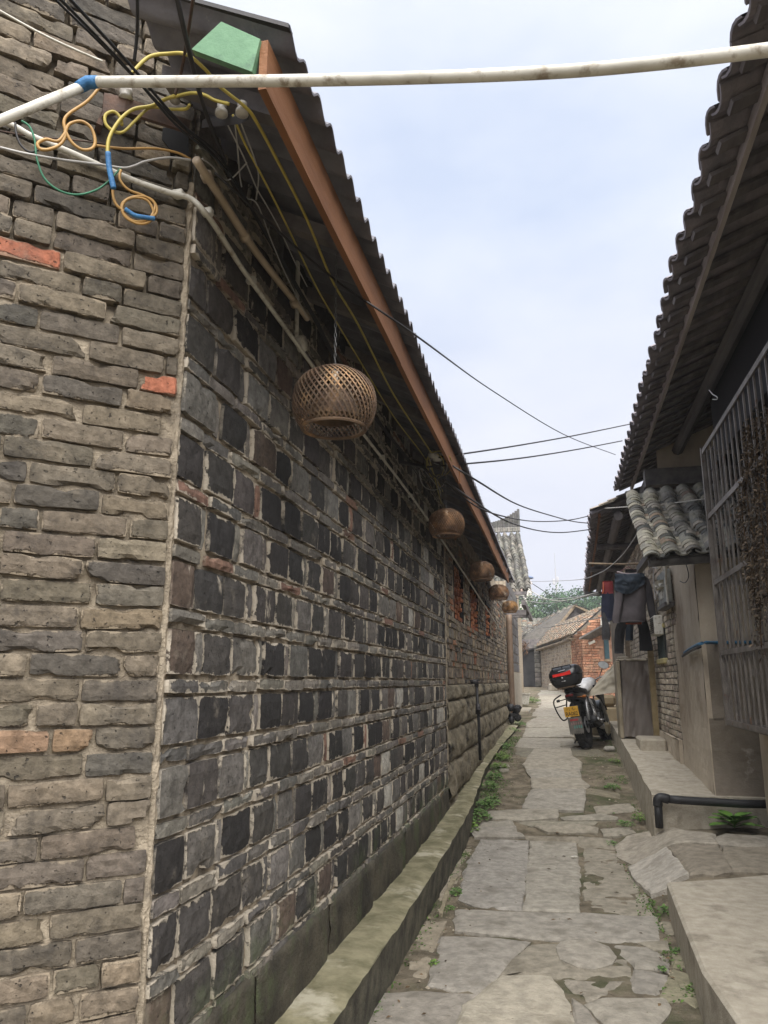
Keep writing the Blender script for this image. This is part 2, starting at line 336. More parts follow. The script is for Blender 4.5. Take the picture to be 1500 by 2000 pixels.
slabs7 = [
 ([(447, 262), (530, 262), (622, 266), (620, 340), (612, 400), (598, 518), (500, 515), (420, 505), (368, 480), (385, 400), (400, 345), (428, 300)], 0, (.98, .97, .98)),
 ([(628, 268), (700, 266), (800, 276), (804, 340), (808, 400), (811, 528), (700, 524), (603, 518), (616, 400), (624, 330)], 0, (1.02, 1.0, .96)),
 ([(824, 290), (880, 292), (940, 302), (985, 380), (1065, 472), (1082, 534), (930, 531), (830, 520), (822, 430), (828, 350)], -.012, (.9, .86, .78)),
 ([(362, 524), (500, 527), (800, 536), (1085, 544), (1098, 590), (1112, 622), (1100, 636), (720, 630), (500, 612), (366, 598), (356, 560)], .006, (.97, .95, .93)),
 ([(302, 615), (450, 618), (630, 636), (585, 675), (540, 718), (505, 765), (470, 800), (440, 822), (350, 812), (256, 794), (275, 740), (286, 700)], 0, (.95, .93, .92)),
 ([(745, 648), (800, 636), (855, 632), (910, 660), (936, 698), (925, 720), (860, 738), (800, 733), (750, 705), (733, 668)], .022, (1, .97, .93)),
 ([(640, 642), (740, 638), (722, 665), (732, 700), (790, 745), (860, 752), (945, 735), (975, 700), (992, 760), (900, 768), (740, 762), (650, 755), (530, 745), (512, 765), (560, 700)], -.006, (.86, .82, .74)),
 ([(945, 648), (1060, 655), (1122, 692), (1126, 738), (1015, 728), (988, 698), (940, 655)], -.004, (.92, .9, .87)),
 ([(758, 772), (870, 778), (985, 778), (950, 808), (900, 835), (850, 855), (790, 815)], -.008, (.9, .86, .8)),
 ([(1012, 735), (1130, 760), (1110, 800), (1088, 836), (1040, 828), (998, 808), (1000, 770)], 0, (.84, .82, .8)),
 ([(842, 868), (900, 848), (1120, 848), (1142, 880), (1110, 915), (1070, 960), (930, 960), (885, 915)], .01, (.98, .95, .9)),
 ([(88, 822), (200, 818), (440, 830), (400, 855), (365, 890), (330, 990), (20, 990), (60, 900)], -.004, (.88, .85, .83)),
 ([(530, 766), (620, 762), (702, 770), (735, 820), (762, 862), (800, 990), (335, 990), (400, 872), (470, 812)], .012, (1.22, 1.17, 1.07)),
 ([(778, 835), (835, 880), (900, 950), (900, 990), (806, 990), (790, 920)], -.01, (.86, .83, .8)),
 ([(1100, 562), (1150, 560), (1190, 600), (1130, 618)], 0, (.8, .76, .66)), ([(1035, 646), (1128, 640), (1136, 668), (1085, 668)], .01, (.85, .82, .74)),
 ([(295, 540), (305, 543), (345, 430), (362, 400), (338, 404), (318, 460)], .01, (.95, .88, .7)),
 ([(480, 166), (610, 160), (730, 158), (725, 190), (600, 194), (484, 192)], .03, (.95, .92, .86)), ([(745, 186), (890, 170), (945, 184), (940, 192), (760, 193)], .02, (.9, .88, .82)),
 ([(425, 225), (572, 219), (578, 243), (600, 247), (604, 258), (430, 258), (412, 240)], .03, (.92, .9, .88)), ([(650, 216), (800, 211), (872, 222), (870, 240), (700, 238)], .02, (.9, .86, .78)),
 ([(890, 226), (990, 221), (1012, 240), (900, 252)], .01, (.88, .85, .78)), ([(865, 142), (990, 130), (1022, 158), (880, 166)], 0, (.9, .86, .78)), ([(458, 200), (560, 196), (565, 214), (440, 218)], .015, (.9, .88, .84)),
 ([(605, 250), (800, 254), (805, 274), (625, 264)], 0, (.85, .8, .72)), ([(810, 250), (930, 262), (945, 296), (808, 286)], 0, (.8, .76, .68)), ([(585, 203), (640, 198), (700, 200), (870, 200), (860, 210), (640, 214)], .01, (.8, .78, .7)),
 ([(602, 152), (618, 115), (636, 85), (740, 82), (830, 85), (828, 120), (820, 160), (700, 156)], .03, (.95, .93, .9)),
 ([(637, 10), (800, 8), (815, 45), (845, 70), (830, 82), (640, 80), (634, 45)], .024, (.95, .91, .84)),
 ([(945, 292), (985, 256), (1070, 240), (1200, 240), (1300, 250), (1312, 285), (1130, 295), (1112, 320), (1080, 350), (1000, 356), (955, 332)], .03, (1.05, 1.0, .93)),
 ([(990, 375), (1040, 352), (1090, 330), (1125, 308), (1150, 338), (1205, 400), (1145, 428), (1130, 455), (1070, 474), (1038, 440), (1004, 402)], .05, (1.25, 1.22, 1.2)),
 ([(1312, 266), (1345, 252), (1420, 256), (1560, 264), (1560, 292), (1420, 296), (1330, 288)], .03, (1.0, .96, .9)),
 ([(1140, 303), (1320, 292), (1345, 340), (1372, 384), (1300, 392), (1215, 398), (1190, 355)], .02, (.8, .74, .66)),
 ([(1334, 296), (1560, 300), (1560, 384), (1460, 388), (1380, 384), (1350, 338)], .02, (.85, .79, .7)),
 ([(1150, 735), (1230, 760), (1270, 830), (1240, 880), (1160, 850), (1105, 840), (1130, 790)], -.008, (.82, .8, .62)),
 ([(1140, 680), (1200, 690), (1215, 730), (1150, 725)], -.008, (.8, .78, .6)),
 ([(330, 300), (420, 285), (385, 340), (370, 400), (330, 470), (300, 480), (290, 400)], -.01, (.95, .88, .77)), ([(210, 560), (330, 555), (300, 610), (270, 700), (250, 760), (190, 770), (170, 700)], -.01, (.98, .9, .78)),
]
slabs3 = [([(592, 555), (640, 552), (930, 548), (946, 600), (940, 604), (640, 610), (626, 600)], .03, (.96, .94, .9)),
 ([(640, 416), (760, 408), (884, 412), (890, 460), (950, 500), (952, 544), (600, 550), (575, 515), (600, 480)], .02, (.98, .94, .87)),
 ([(555, 346), (700, 343), (905, 348), (890, 400), (780, 406), (650, 408), (525, 400)], .018, (.96, .93, .88)),
 ([(585, 306), (880, 303), (900, 336), (572, 338)], .03, (1.0, .98, .93)), ([(590, 277), (880, 274), (885, 299), (588, 301)], .02, (1.02, 1, .95)),
 ([(598, 243), (870, 238), (878, 270), (594, 272)], .03, (1.0, .97, .92)), ([(640, 214), (864, 206), (868, 233), (604, 237)], .02, (1.02, .98, .94)),
 ([(690, 180), (862, 172), (864, 202), (660, 208)], .03, (1.05, 1.02, .98)), ([(640, 150), (860, 140), (862, 168), (700, 176), (680, 160)], .02, (1.0, .97, .92)),
 ([(690, 118), (858, 112), (860, 136), (700, 144)], .02, (1.0, .97, .92)), ([(700, 92), (850, 88), (855, 108), (700, 114)], .02, (.95, .93, .88)), ([(690, 60), (840, 58), (850, 84), (700, 88)], .02, (1, .97, .92)),
 ([(530, 402), (648, 411), (630, 440), (610, 465), (560, 460), (520, 430)], -.004, (.62, .6, .52)), ([(890, 405), (1060, 410), (1110, 450), (900, 452)], -.004, (.55, .53, .45)),
 ([(820, 372), (960, 380), (925, 396), (815, 402)], .04, (.9, .87, .8)), ([(965, 660), (1190, 700), (1200, 730), (985, 700)], .0, (.6, .56, .45)),
 ([(400, 520), (470, 515), (480, 528), (410, 530)], .02, (.85, .82, .75)), ([(420, 545), (480, 545), (470, 560), (425, 560)], .02, (.85, .82, .75))]
path = MB()
def slab(pts, dz, col, seed):
    n = len(pts); c = sum(pts, V((0, 0, 0))) / n
    out = []
    for i in range(n):
        a = pts[i]; b = pts[(i + 1) % n]; m = max(1, int((b - a).length / .05))
        for k in range(m):
            p = a.lerp(b, k / m); out.append(p + V((NZ.noise(p * 9 + V((seed, 0, 0))), NZ.noise(p * 9 + V((0, seed, 0))), 0)) * .014)
    n = len(out); rings = []
    for sc_, dd in ((1.0, -.06), (1.0, dz * .6 - .004), (None, dz * .6 + .005), (.8, dz * .6 + .007), (.5, dz * .6 + .007), (.2, dz * .6 + .007)):
        rr = []
        for p in out:
            if sc_ is None: v = c - p; q = p + v.normalized() * min(.012, v.length * .2)
            else: q = c + (p - c) * sc_ * (1 + .015 / max(.08, (p - c).length) if sc_ == 1.0 else 1)
            q = V((q.x, q.y, G2(q.x, q.y) + dd + (NZ.noise(V((q.x * 4, q.y * 4, seed))) * .007 + NZ.noise(V((q.x * 13, q.y * 13, seed))) * .0035 if dd > -.05 else 0))); rr.append(q)
        rings.append(rr)
    vs = [p for r_ in rings for p in r_] + [V((c.x, c.y, G2(c.x, c.y) + dz * .6 + .007))]
    area = sum(out[i].x * out[(i + 1) % n].y - out[(i + 1) % n].x * out[i].y for i in range(n)); fl = area < 0
    fs = []
    for k in range(len(rings) - 1):
        for i in range(n):
            q = (k * n + i, k * n + (i + 1) % n, (k + 1) * n + (i + 1) % n, (k + 1) * n + i); fs.append(q[::-1] if fl else q)
    k = (len(rings) - 1) * n
    for i in range(n): q = (k + i, k + (i + 1) % n, len(vs) - 1); fs.append(q[::-1] if fl else q)
    path.add(vs, fs, col)
for i, (p, dz, col) in enumerate(slabs7): slab([C7(q) for q in p], dz, col, i * 3.1)
for i, (p, dz, col) in enumerate(slabs3): slab([C3(q) for q in p], dz, col, 200 + i * 3.1)
y = 15.2
while y < 27:                                       # cross slabs further up the lane
    d = rnd(.45, .8); x0 = -.55 + rnd(-.08, .05) - max(0, y - 20) * .02; x1 = .28 + rnd(-.05, .1)
    slab([V((x0, y, 0)), V((x1, y + rnd(-.03, .03), 0)), V((x1, y + d - .04, 0)), V((x0, y + d - .04, 0))], .02, vary((1, .97, .92), .07, .02), y); y += d
struct(path.build('path', M_slab, smooth=False))
# pebbles and grit
pb = MB()
for _ in range(1500):
    t = random.random()
    if t < .45: y = rnd(3.0, 7.2); x = rnd(-.95, -.55)
    elif t < .6: y = rnd(3.3, 7.2); x = rnd(.36, .66)
    elif t < .8: y = rnd(7.4, 13); x = rnd(-.86, -.4)
    else: y = rnd(7.2, 13); x = rnd(.15, .68)
    s = rnd(.002, .009) if random.random() < .92 else rnd(.01, .022); z = G2(x, y)
    vs = [V((x, y, z - .006)) + V((cos(k * 1.257) * s * rnd(.6, 1.1), sin(k * 1.257) * s * rnd(.6, 1.1), rnd(0, s * .3))) for k in range(5)] + [V((x, y, z + s * .7 - .004))]
    pb.add(vs, [(k, (k + 1) % 5, 5) for k in range(5)], vary(random.choice([(1.2, 1.1, .95), (.6, .55, .5), (.9, .8, .65)]), .2))
struct(pb.build('gravel', M_slab), 'stuff')
# kerb along the foot of the left wall
KX = [(.5, -.80), (2.7, -.80), (4.35, -.795), (5.4, -.805), (6.3, -.80), (7.2, -.815), (8, -.84), (9, -.88), (10, -.87), (11.5, -.86), (13.5, -.80), (15.8, -.78), (16.6, -.86), (18, -.98)]
KZ = [(.5, .235), (5, .24), (6.5, .27), (8, .335), (10, .43), (12, .485), (16, .625), (18, .68)]
kb = MB(); ks = MB(); ny = 260
def kx(y): return lerpt(KX, y) + NZ.noise(V((y * 3, 0, 0))) * .012 + NZ.noise(V((y * 14, 2, 0))) * .006
def kz(y): return lerpt(KZ, y)
kb.grid(lambda a, b: V((kx(.5 + b * 17.3) + .0 if a == 1 else (-1.12 + a * (kx(.5 + b * 17.3) - .012 + 1.12)), .5 + b * 17.3, kz(.5 + b * 17.3) + NZ.noise(V((a * 3, b * 50, 1))) * .008 - (.012 if a == 1 else 0))), 6, ny)
kerb = struct(kb.build('kerb', M_kerb, smooth=True))
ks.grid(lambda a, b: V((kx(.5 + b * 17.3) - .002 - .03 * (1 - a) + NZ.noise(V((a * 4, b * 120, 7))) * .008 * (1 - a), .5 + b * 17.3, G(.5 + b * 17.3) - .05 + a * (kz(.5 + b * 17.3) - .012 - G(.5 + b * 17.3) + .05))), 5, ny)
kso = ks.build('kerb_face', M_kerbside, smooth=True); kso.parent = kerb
# raised pavement on the right, and the nearer slab
pv = MB()
PE = [(6.82, .675, .45), (8.2, .69, .525), (10, .70, .62), (11, .71, .655), (12.5, .74, .68), (15.5, .80, .74)]
def pe(y, k): return lerpt([(a[0], a[k]) for a in PE], y)
pv.grid(lambda a, b: V(((pe(6.82 + b * 8.6, 1) + NZ.noise(V((b * 20, 0, 0))) * .012) + a * 1.2, 6.82 + b * 8.6, pe(6.82 + b * 8.6, 2) + NZ.noise(V((a * 4, b * 30, 0))) * .005)), 12, 90)
pv.grid(lambda a, b: V(((pe(6.82 + b * 8.6, 1) + NZ.noise(V((b * 20, 0, 0))) * .012) + NZ.noise(V((a * 3, b * 60, 5))) * .008 * (1 - a), 6.82 + b * 8.6, G(6.82 + b * 8.6) - .1 + a * (pe(6.82 + b * 8.6, 2) - G(6.82 + b * 8.6) + .1))), 5, 90)
pv.grid(lambda a, b: V((.675 + a * 1.2, 6.82 + NZ.noise(V((a * 8, b * 4, 5))) * .006 * (1 - b), -.05 + b * .5)), 20, 4)
struct(pv.build('pavement', M_conc, smooth=False))
ns = MB(); top = [(.545, 5.03), (.80, 5.14), (1.2, 5.36), (2.6, 5.9), (2.6, 1.0), (.53, 1.0), (.52, 2.2), (.535, 3.1), (.50, 3.6), (.515, 4.13), (.53, 4.6)]
vt = [V((x, y, .2)) for x, y in top]; vb = [V((x, y, -.05)) for x, y in top]; n = len(top)
vi = [V((x + (.015 if x < 1 else 0), y - (.012 if y > 5 else 0), .212)) for x, y in top]
ns.add(vb + vt + vi, [(i, (i + 1) % n, (i + 1) % n + n, i + n)[::-1] for i in range(n)] + [(i + n, (i + 1) % n + n, (i + 1) % n + 2 * n, i + 2 * n)[::-1] for i in range(n)] + [tuple(range(3 * n - 1, 2 * n - 1, -1))])
struct(ns.build('doorstep_slab', M_conc))
# ================================================================ LEFT HOUSE
LH = tag(empty('brick_house', (-1.0, 1.83, 0)), 'long dark brick house filling the left side, with basket lamps under its eave', 'house')
def part(mb, name, mat, smooth=False, parent=None):
    root = parent or LH; o = mb.build(name, mat, smooth=smooth); o.parent = root; o.matrix_parent_inverse = root_inv(root); return o
def root_inv(r):
    Mx = Matrix.Identity(4); p = r
    if r.parent is None: Mx = Matrix.Translation(r.location) @ r.rotation_euler.to_matrix().to_4x4()
    return Mx.inverted()
CN = V((-1, 1.83, 0)); UF = V((-.731, -.682, 0)); NF = V((.682, -.731, 0))     # corner and the chamfer facing the viewer
roofz = lambda x: 2.855 + (-.55 - x) * .52
# chamfer face
m = MB()
redat = lambda u, z: (.34, .125, .075) if (abs(z - 2.165) < .03 and .01 < u < .13) or (abs(z - 2.43) < .03 and .40 < u < .6) else (.20, .135, .085) if (abs(z - 1.19) < .03 and .2 < u < .36) else None
def topF(u): return 3.9
bond(m, CN, UF, NF, .012, 2.0, .25, 3.9, .0585, .215, GREYB, gap=.0075, nu=10, nv=4, header=.25, top=topF, red=redat, prot=.010)
part(m, 'side_wall', M_brickL)
m = MB(); mortar_sheet(m, CN - NF * .004, UF, NF, -.005, 2.0, 0, 3.9, .02, .008, top=topF, deep=True)
mortar_sheet(m, V((-1.005, 1.83, 0)), V((0, 1, 0)), V((1, 0, 0)), 0, 5.1, .2, 3.05, .022, .006)
# lumpy mortar column on the arris
def arr(a, b):
    z = .3 + b * 2.5; t = a * 2 - 1; wz = .016 + NZ.noise(V((0, z * 9, 0))) * .016; q = CN + V((0, 0, z))
    p = q + (UF if t < 0 else V((0, 1, 0))) * abs(t) * wz
    bul = (1 - abs(t)) * .003 + .001 + NZ.noise(V((t * 3, z * 25, 2))) * .008
    return p + (NF * .5 + V((.5, 0, 0))) * bul * (1.2) - (NF + V((1, 0, 0))) * (.012 if abs(t) == 1 else 0)
m.grid(arr, 6, 220)
part(m, 'mortar', M_mort)
# rowlock wall along the lane
m = MB(); P1 = V((-.996, 1.83, 0)); z = .435; U1 = V((0, 1, 0)); N1 = V((1, 0, 0))
while z < 2.98:
    h = .036 + rnd(-.004, .004); u = .008 - rnd(0, .1)
    while u < 5.05:                                 # flat course
        w_ = rnd(.19, .25); a = max(.008, u); b = min(u + w_ - .011, 5.04)
        if b - a > .03: brick(m, P1, U1, N1, a, z + rnd(-.003, .003), b - a, h, .03, vary(random.choice(FLATB)), .008 + rnd(-.005, .006), 5, 2, rnd(-.02, .02))
        u += w_
    z += h + .012; h = .117 + rnd(-.004, .005)
    u = .008 - rnd(0, .06); k = 0
    while u < 5.05:                                 # upright course with slivers of header between
        sl = random.random() < (.42 if k else 0); w_ = rnd(.045, .06) if sl else rnd(.175, .225); k = 0 if sl else 1
        a = max(.008, u); b = min(u + w_ - .013, 5.04)
        if b - a > .025:
            col = vary(random.choice(FLATB if sl else DARKB), .2)
            if not sl and u + 1.83 > 4 and random.random() < .05: col = (.40, .38, .34)
            brick(m, P1, U1, N1, a, z, b - a, h, .03, col, .006 + rnd(-.004, .008) - (.004 if sl else 0), 5, 4, rnd(-.012, .012), .004)
        u += w_
    z += h + .012
part(m, 'wall', M_brickD)
# foot of dressed stone
m = MB(); u = 1.80
while u < 6.9:
    w_ = rnd(.55, .9); b = min(u + w_ - .012, 6.9)
    def f(a, c, u=u, b=b):
        y = u + a * (b - u); cc = c; zt = .445; z0 = .2
        e = min(a, 1 - a) * (b - u)
        if cc < .75: zz = z0 + (zt - z0) * cc / .75; x = -.982 + .004 * sin(cc * 3)
        else: t = (cc - .75) / .25; zz = zt + .012 * sin(t * pi / 2) ; x = -.982 - t * .04
        x += NZ.noise(V((y * 6, zz * 6, 4))) * .012 + NZ.noise(V((y * 22, zz * 22, 4))) * .005
        if e < .012: x -= .012
        return V((x, y, zz))
    m.grid(f, 20, 12); u += w_
part(m, 'stone_base', M_base, True)
def stone_course(m, y0, y1, z0, z1, bul, x=-1.0):
    u = y0
    while u < y1:
        w_ = rnd(.8, 1.5); b = min(u + w_ - .01, y1)
        def f(a, c, u=u, b=b):
            y = u + a * (b - u); e = min(a, 1 - a) * (b - u); s = max(0, sin(pi * c)) ** .3
            zz = z0 + (z1 - z0) * c; ff = min(1, e / .05) ** .5
            return V((x + bul * s * (.35 + .65 * ff) + s * (NZ.noise(V((y * 2, zz * 4, 4))) * .03 + NZ.noise(V((y * 9, zz * 12, 4))) * .026 + NZ.noise(V((y * 30, zz * 40, 4))) * .012), y, zz))
        m.grid(f, max(6, int((b - u) / .03)), 12); u += w_
m = MB()
for z0, z1, bul in ((.0, .33, .03), (.332, .64, .045), (.642, .92, .04), (.922, 1.175, .035), (1.177, 1.315, .03)): stone_course(m, 6.9, 15.2, z0, z1, bul)
part(m, 'rubble_base', M_stone, True)
# second stretch: small mixed bricks
WIN = [(7.62, 8.36, 1.965, 2.50), (9.05, 9.92, 1.965, 2.46), (10.95, 11.65, 2.0, 2.42)]
def skipw(a, b, z, z2): return any(b + 0 > w0 - 0 and a < w1 and z2 > q0 and z < q1 for (w0, w1, q0, q1) in WIN)
m = MB(); z = 1.325; P2 = V((-1, 0, 0)); row = 0
rws = [.042, .09, .042, .085, .042, .042, .085]
while z < 2.80:
    h = rws[row] if row < len(rws) else .044
    u = 6.93 - rnd(0, .1)
    while u < 15.2:
        w_ = (rnd(.10, .135) if h > .08 else rnd(.19, .24) if random.random() < .75 else .12); a = max(6.92, u); b = min(u + w_ - .012, 15.2)
        if b - a > .03 and not skipw(a, b, z, z + h):
            brick(m, P2, U1, N1, a, z + rnd(-.002, .002), b - a, h, .035, vary(random.choice(SECB), .22), .008 + rnd(-.008, .012), 2, 1, rnd(-.03, .03))
        u += w_
    z += h + .014; row += 1
part(m, 'upper_wall', M_brickS)
m = MB(); mortar_sheet(m, V((-1.006, 0, 0)), U1, N1, 6.85, 15.2, 1.2, 1.96, .06, .004)
for a, b in ((6.85, 7.62), (8.36, 9.05), (9.92, 10.95), (11.65, 15.2)): mortar_sheet(m, V((-1.006, 0, 0)), U1, N1, a, b, 1.96, 2.52, .08, .003)
mortar_sheet(m, V((-1.006, 0, 0)), U1, N1, 6.85, 15.2, 2.52, 3.0, .08, .003)
# ragged toothing between the two stretches
def tz(a, b): z = .45 + b * 2.3; y = 6.84 + a * .09 + NZ.noise(V((0, z * 7, 0))) * .025; return V((-.988 + NZ.noise(V((a, z * 20, 1))) * .012, y, z))
m.grid(tz, 4, 90)
part(m, 'mortar_joint', M_mort)
for (y0, y1, z0, z1) in WIN:                       # brick lattice panels
    m = MB(); zz = z0; r_ = 0
    while zz < z1 - .03:
        u = y0 + (.0 if r_ % 2 else -.07)
        while u < y1:
            a = max(u, y0); b = min(u + .085, y1)
            if b - a > .02: m.rbox((-1.07, a, zz), (-1.0 - random.choice((0, 0, .02, .035)), b, zz + .040), .004, tuple(q * .75 for q in vary(random.choice(REDB), .3)))
            u += .15
        zz += .055; r_ += 1
    lw = part(m, 'window_lattice', M_brickS)
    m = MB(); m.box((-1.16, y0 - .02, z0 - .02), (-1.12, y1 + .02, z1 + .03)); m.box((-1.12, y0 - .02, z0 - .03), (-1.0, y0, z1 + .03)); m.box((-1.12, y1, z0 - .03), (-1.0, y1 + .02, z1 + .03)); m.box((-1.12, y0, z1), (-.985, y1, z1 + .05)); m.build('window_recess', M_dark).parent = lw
# hidden bulk of the house
m = MB(); m.box((-4.2, 2.3, 0), (-1.25, 15.2, 2.85)); part(m, 'back_wall', M_mort)
# end building of large blocks
BH = tag(empty('block_building', (-1.0, 15.3, G(15.3))), 'narrow building of big grey blocks past the downpipe, on a pale rendered base', 'house')
m = MB()
z = 1.55; r_ = 0
while z < 3.3:
    u = 15.32 + (-.0 if r_ % 2 else -.22)
    while u < 19.4:
        a = max(u, 15.32); b = min(u + .42, 19.4)
        if b - a > .05: brick(m, (-.97, 0, 0), U1, N1, a, z, b - a, .19, .03, vary((.13, .125, .125), .2), .0, 4, 3)
        u += .44
    z += .205; r_ += 1
part(m, 'wall', M_brickS, parent=BH)
m = MB(); m.box((-1.6, 15.3, .4), (-.985, 19.4, 3.3)); part(m, 'mortar', M_mort, parent=BH)
m = MB(); m.box((-1.5, 15.28, .4), (-.94, 19.45, 1.53)); part(m, 'rendered_base', M_conc, parent=BH)
m = MB(); m.box((-1.3, 15.3, 2.62), (-.6, 15.42, 2.72)); m.box((-1.3, 17.2, 2.72), (-.6, 17.32, 2.82)); m.box((-.68, 15.2, 2.8), (-.6, 19.5, 2.9)); part(m, 'eave_bracket', M_soffit, parent=BH)
# roof 1: corrugated sheet
m = MB(); Y0, Y1 = 1.43, 12.0; npt = int((Y1 - Y0) / .113) * 8
def ex(y): return -.55 - (y - Y0) * .0075
for s, (sa, sb) in enumerate(((0, .52), (.46, 2.1), (2.0, 3.6))):
    for off in (0, -.008):
        def f(a, b, s=s, sa=sa, sb=sb, off=off):
            y = Y0 + a * (Y1 - Y0) if s == 0 else 1.9 + a * (Y1 - 1.9); d = sa + b * (sb - sa); x = ex(y) - d * .887 + NZ.noise(V((y * 1.2, s, 0))) * .01
            return V((x, y, 2.855 + (y - Y0) * .001 + d * .461 + s * .014 * (1 - b) + .020 * cos(2 * pi * (y - Y0) / .113) + off + NZ.noise(V((y * .7, d, 0))) * .012))
        m.grid(f, npt, 4)
def lip(a, b):
    y = Y0 + a * (Y1 - Y0); return V((ex(y) + .001 + NZ.noise(V((y * 1.2, 0, 0))) * .01, y, 2.855 + (y - Y0) * .001 + .020 * cos(2 * pi * (y - Y0) / .113) - .008 * b + NZ.noise(V((y * .7, 0, 0))) * .012))
m.grid(lip, npt, 1)
part(m, 'roof', M_corr, True)
# verge strip along the near roof edge
m = MB(); a = V((-.555, 1.425, 2.862)); b = V((-1.01, 1.425, 3.10)); m.prism([a, a + V((0, .03, 0)), b + V((0, .03, 0)), b], (0, 0, .012)); part(m, 'verge_board', M_dk)
m = MB(); k = 1.62
while k < 12:
    xe = -1.0 if k < 1.85 else -3.2; a = V((-.63, k, 2.78)); b = V((xe, k, 2.78 + (-.63 - xe) * .52)); m.prism([a, b, b + V((0, 0, .055)), a + V((0, 0, .055))], (0, .05, 0)); k += .62
for i in range(4): m.box((-1.35 - i * .5, 1.9, 3.02 + i * .26), (-1.27 - i * .5, 12, 3.10 + i * .26))
part(m, 'rafters', M_soffit)
m = MB(); 
for bi, (ya, yb) in enumerate(((1.415, 3.02), (3.03, 5.1), (5.11, 7.6), (7.61, 10.8))):
    ox = (.0, -.004, .003, -.003)[bi]; oz = (.0, .004, -.003, .003)[bi]
    def fb(a, b): y = ya + b * (yb - ya); return V((-.60 + ox - (y - 1.4) * .0045 + NZ.noise(V((y * .8, 0, 0))) * .006, y, 2.692 + oz + NZ.noise(V((y * .6, 3, 0))) * .008 + NZ.noise(V((y * 9, 3, a))) * .0018 + a * .135))
    m.grid(fb, 2, 40); m.grid(lambda a, b: fb(a, b) - V((.02, 0, 0)), 2, 40); m.grid(lambda a, b: fb(0, b) - V((.02 * a, 0, 0)), 1, 40); m.grid(lambda a, b: fb(b, 0) - V((.02 * a, 0, 0)), 1, 2); m.grid(lambda a, b: fb(b, 1) - V((.02 * a, 0, 0)), 1, 2)
part(m, 'fascia_board', M_rust)
m = MB(); q = [aY(432, 42, 1.405), aY(508, 76, 1.405), aY(492, 140, 1.405), aY(374, 96, 1.405)]; m.prism(q, (0, .02, 0)); part(m, 'green_end_board', M_green)
# ---------------------------------------------------------------- clay tile roofs
TILEC = [(.24, .23, .205)] * 4 + [(.18, .175, .165)] * 3 + [(.31, .29, .25)] * 3 + [(.30, .20, .14)]
def tile_roof(name, P, E, Upv, ncol, pitch, length, mat, parent, expo=.085, tl=.17, cover=True, pal=TILEC, seg=5, thick=.010, jit=1.0, pan=True, dark=1.0, hk=.20):
    P = V(P); E = V(E).normalized(); Upv = V(Upv).normalized(); Nn = E.cross(Upv).normalized()
    if Nn.z < 0: Nn = -Nn
    m = MB(); rows = int(length / expo)
    def tile(c, r0, r1, h, l, col, sgn):
        vs = []
        for (d, rr, o) in ((0, r0, 0), (l, r1, -.010)):
            for k in range(seg + 1):
                t = -1 + 2 * k / seg; x = t * rr; z = h * (1 - t * t) * sgn + o
                vs.append(c + E * x + Upv * d + Nn * z)
        W = seg + 1; top = list(vs); bot = [v - Nn * thick for v in vs]; fs = []
        for k in range(seg):
            fs.append((k, k + 1, W + k + 1, W + k)); fs.append((2 * W + k, 3 * W + k, 3 * W + k + 1, 2 * W + k + 1)); fs.append((k, 2 * W + k, 2 * W + k + 1, k + 1))
        m.add(top + bot, fs, col)
    for cidx in range(ncol + 1):
        for kind in ((-1, 1) if cover else (-1,)):
            if kind == -1 and not pan: continue
            if kind == 1 and cidx == ncol + 1: continue
            off = (cidx + (.0 if kind == 1 else .5)) * pitch
            if off > ncol * pitch + .001: continue
            for r_ in range(rows):
                jx = rnd(-.006, .006) * jit; c = P + E * (off + jx + NZ.noise(V((off * 3, r_ * .3, 1))) * .02 * jit) + Upv * (r_ * expo + rnd(-.008, .008) * jit) + Nn * (NZ.noise(V((off, r_ * expo, 0))) * .02 * jit)
                c = c + Nn * ((.018 if kind == 1 else .03) + .0)
                col = tuple(x * dark for x in vary(random.choice(pal), .22))
                tile(c, pitch * .38, pitch * .34, pitch * hk, tl, col, kind)
    o = m.build(name, mat); o.parent = parent; o.matrix_parent_inverse = root_inv(parent); return o
# left far house whose tiled slope looks down the lane
TH = tag(empty('tile_roofed_house', (-2.0, 19.6, G(19.6))), 'house on the left with a steep grey clay-tile roof curling up at its ridge end', 'house')
er = aY(1030, 1152, 19.0); rr_ = aY(1008, 1040, 22.2)
upv = (rr_ - er)
tile_roof('roof', er + V((-2.0, 0, 0)), (1, 0, 0), (upv.x / upv.length, upv.y / upv.length, upv.z / upv.length), 11, .185, upv.length, M_tile, TH, expo=.16, tl=.22, jit=1.6, hk=.36, thick=.035, pal=[(.17, .165, .15)] * 4 + [(.12, .118, .112)] * 3 + [(.23, .215, .19)] * 2)
m = MB()
for i in range(28):                                  # ridge of stacked tiles, rising to its tip
    t = i / 27; x = rr_.x - 1.9 + t * 1.95; zz = rr_.z + .02; up = .30 + max(0, t - .5) ** 2 * 1.5
    m.rbox((x, rr_.y - .06, zz), (x + .066, rr_.y + .06, zz + .14), .01, vary((.3, .29, .27), .2)); m.rbox((x, rr_.y - .05, zz + .145), (x + .069, rr_.y + .05, zz + up), .01, vary((.12, .12, .12), .2))
part(m, 'ridge', M_tile, parent=TH)
m = MB(); m.box((-4, 19.5, .5), (-1.12, 24.5, 3.4)); m.prism([(-1.15, 19.9, 3.4), (-1.15, 24.6, 3.4), (-1.15, 22.3, 5.3)], (-2.6, 0, 0)); part(m, 'wall', M_mort, parent=TH)
m = MB(); m.box((-3, 18.98, 3.42), (-.72, 19.06, 3.5)); m.prism([(er.x - .02, 19.0, 3.43), (rr_.x - .02, 22.2, rr_.z - .05), (rr_.x - .02, 22.2, rr_.z - .14), (er.x - .02, 19.0, 3.34)], (-.05, 0, 0)); part(m, 'rafters', M_soffit, parent=TH)
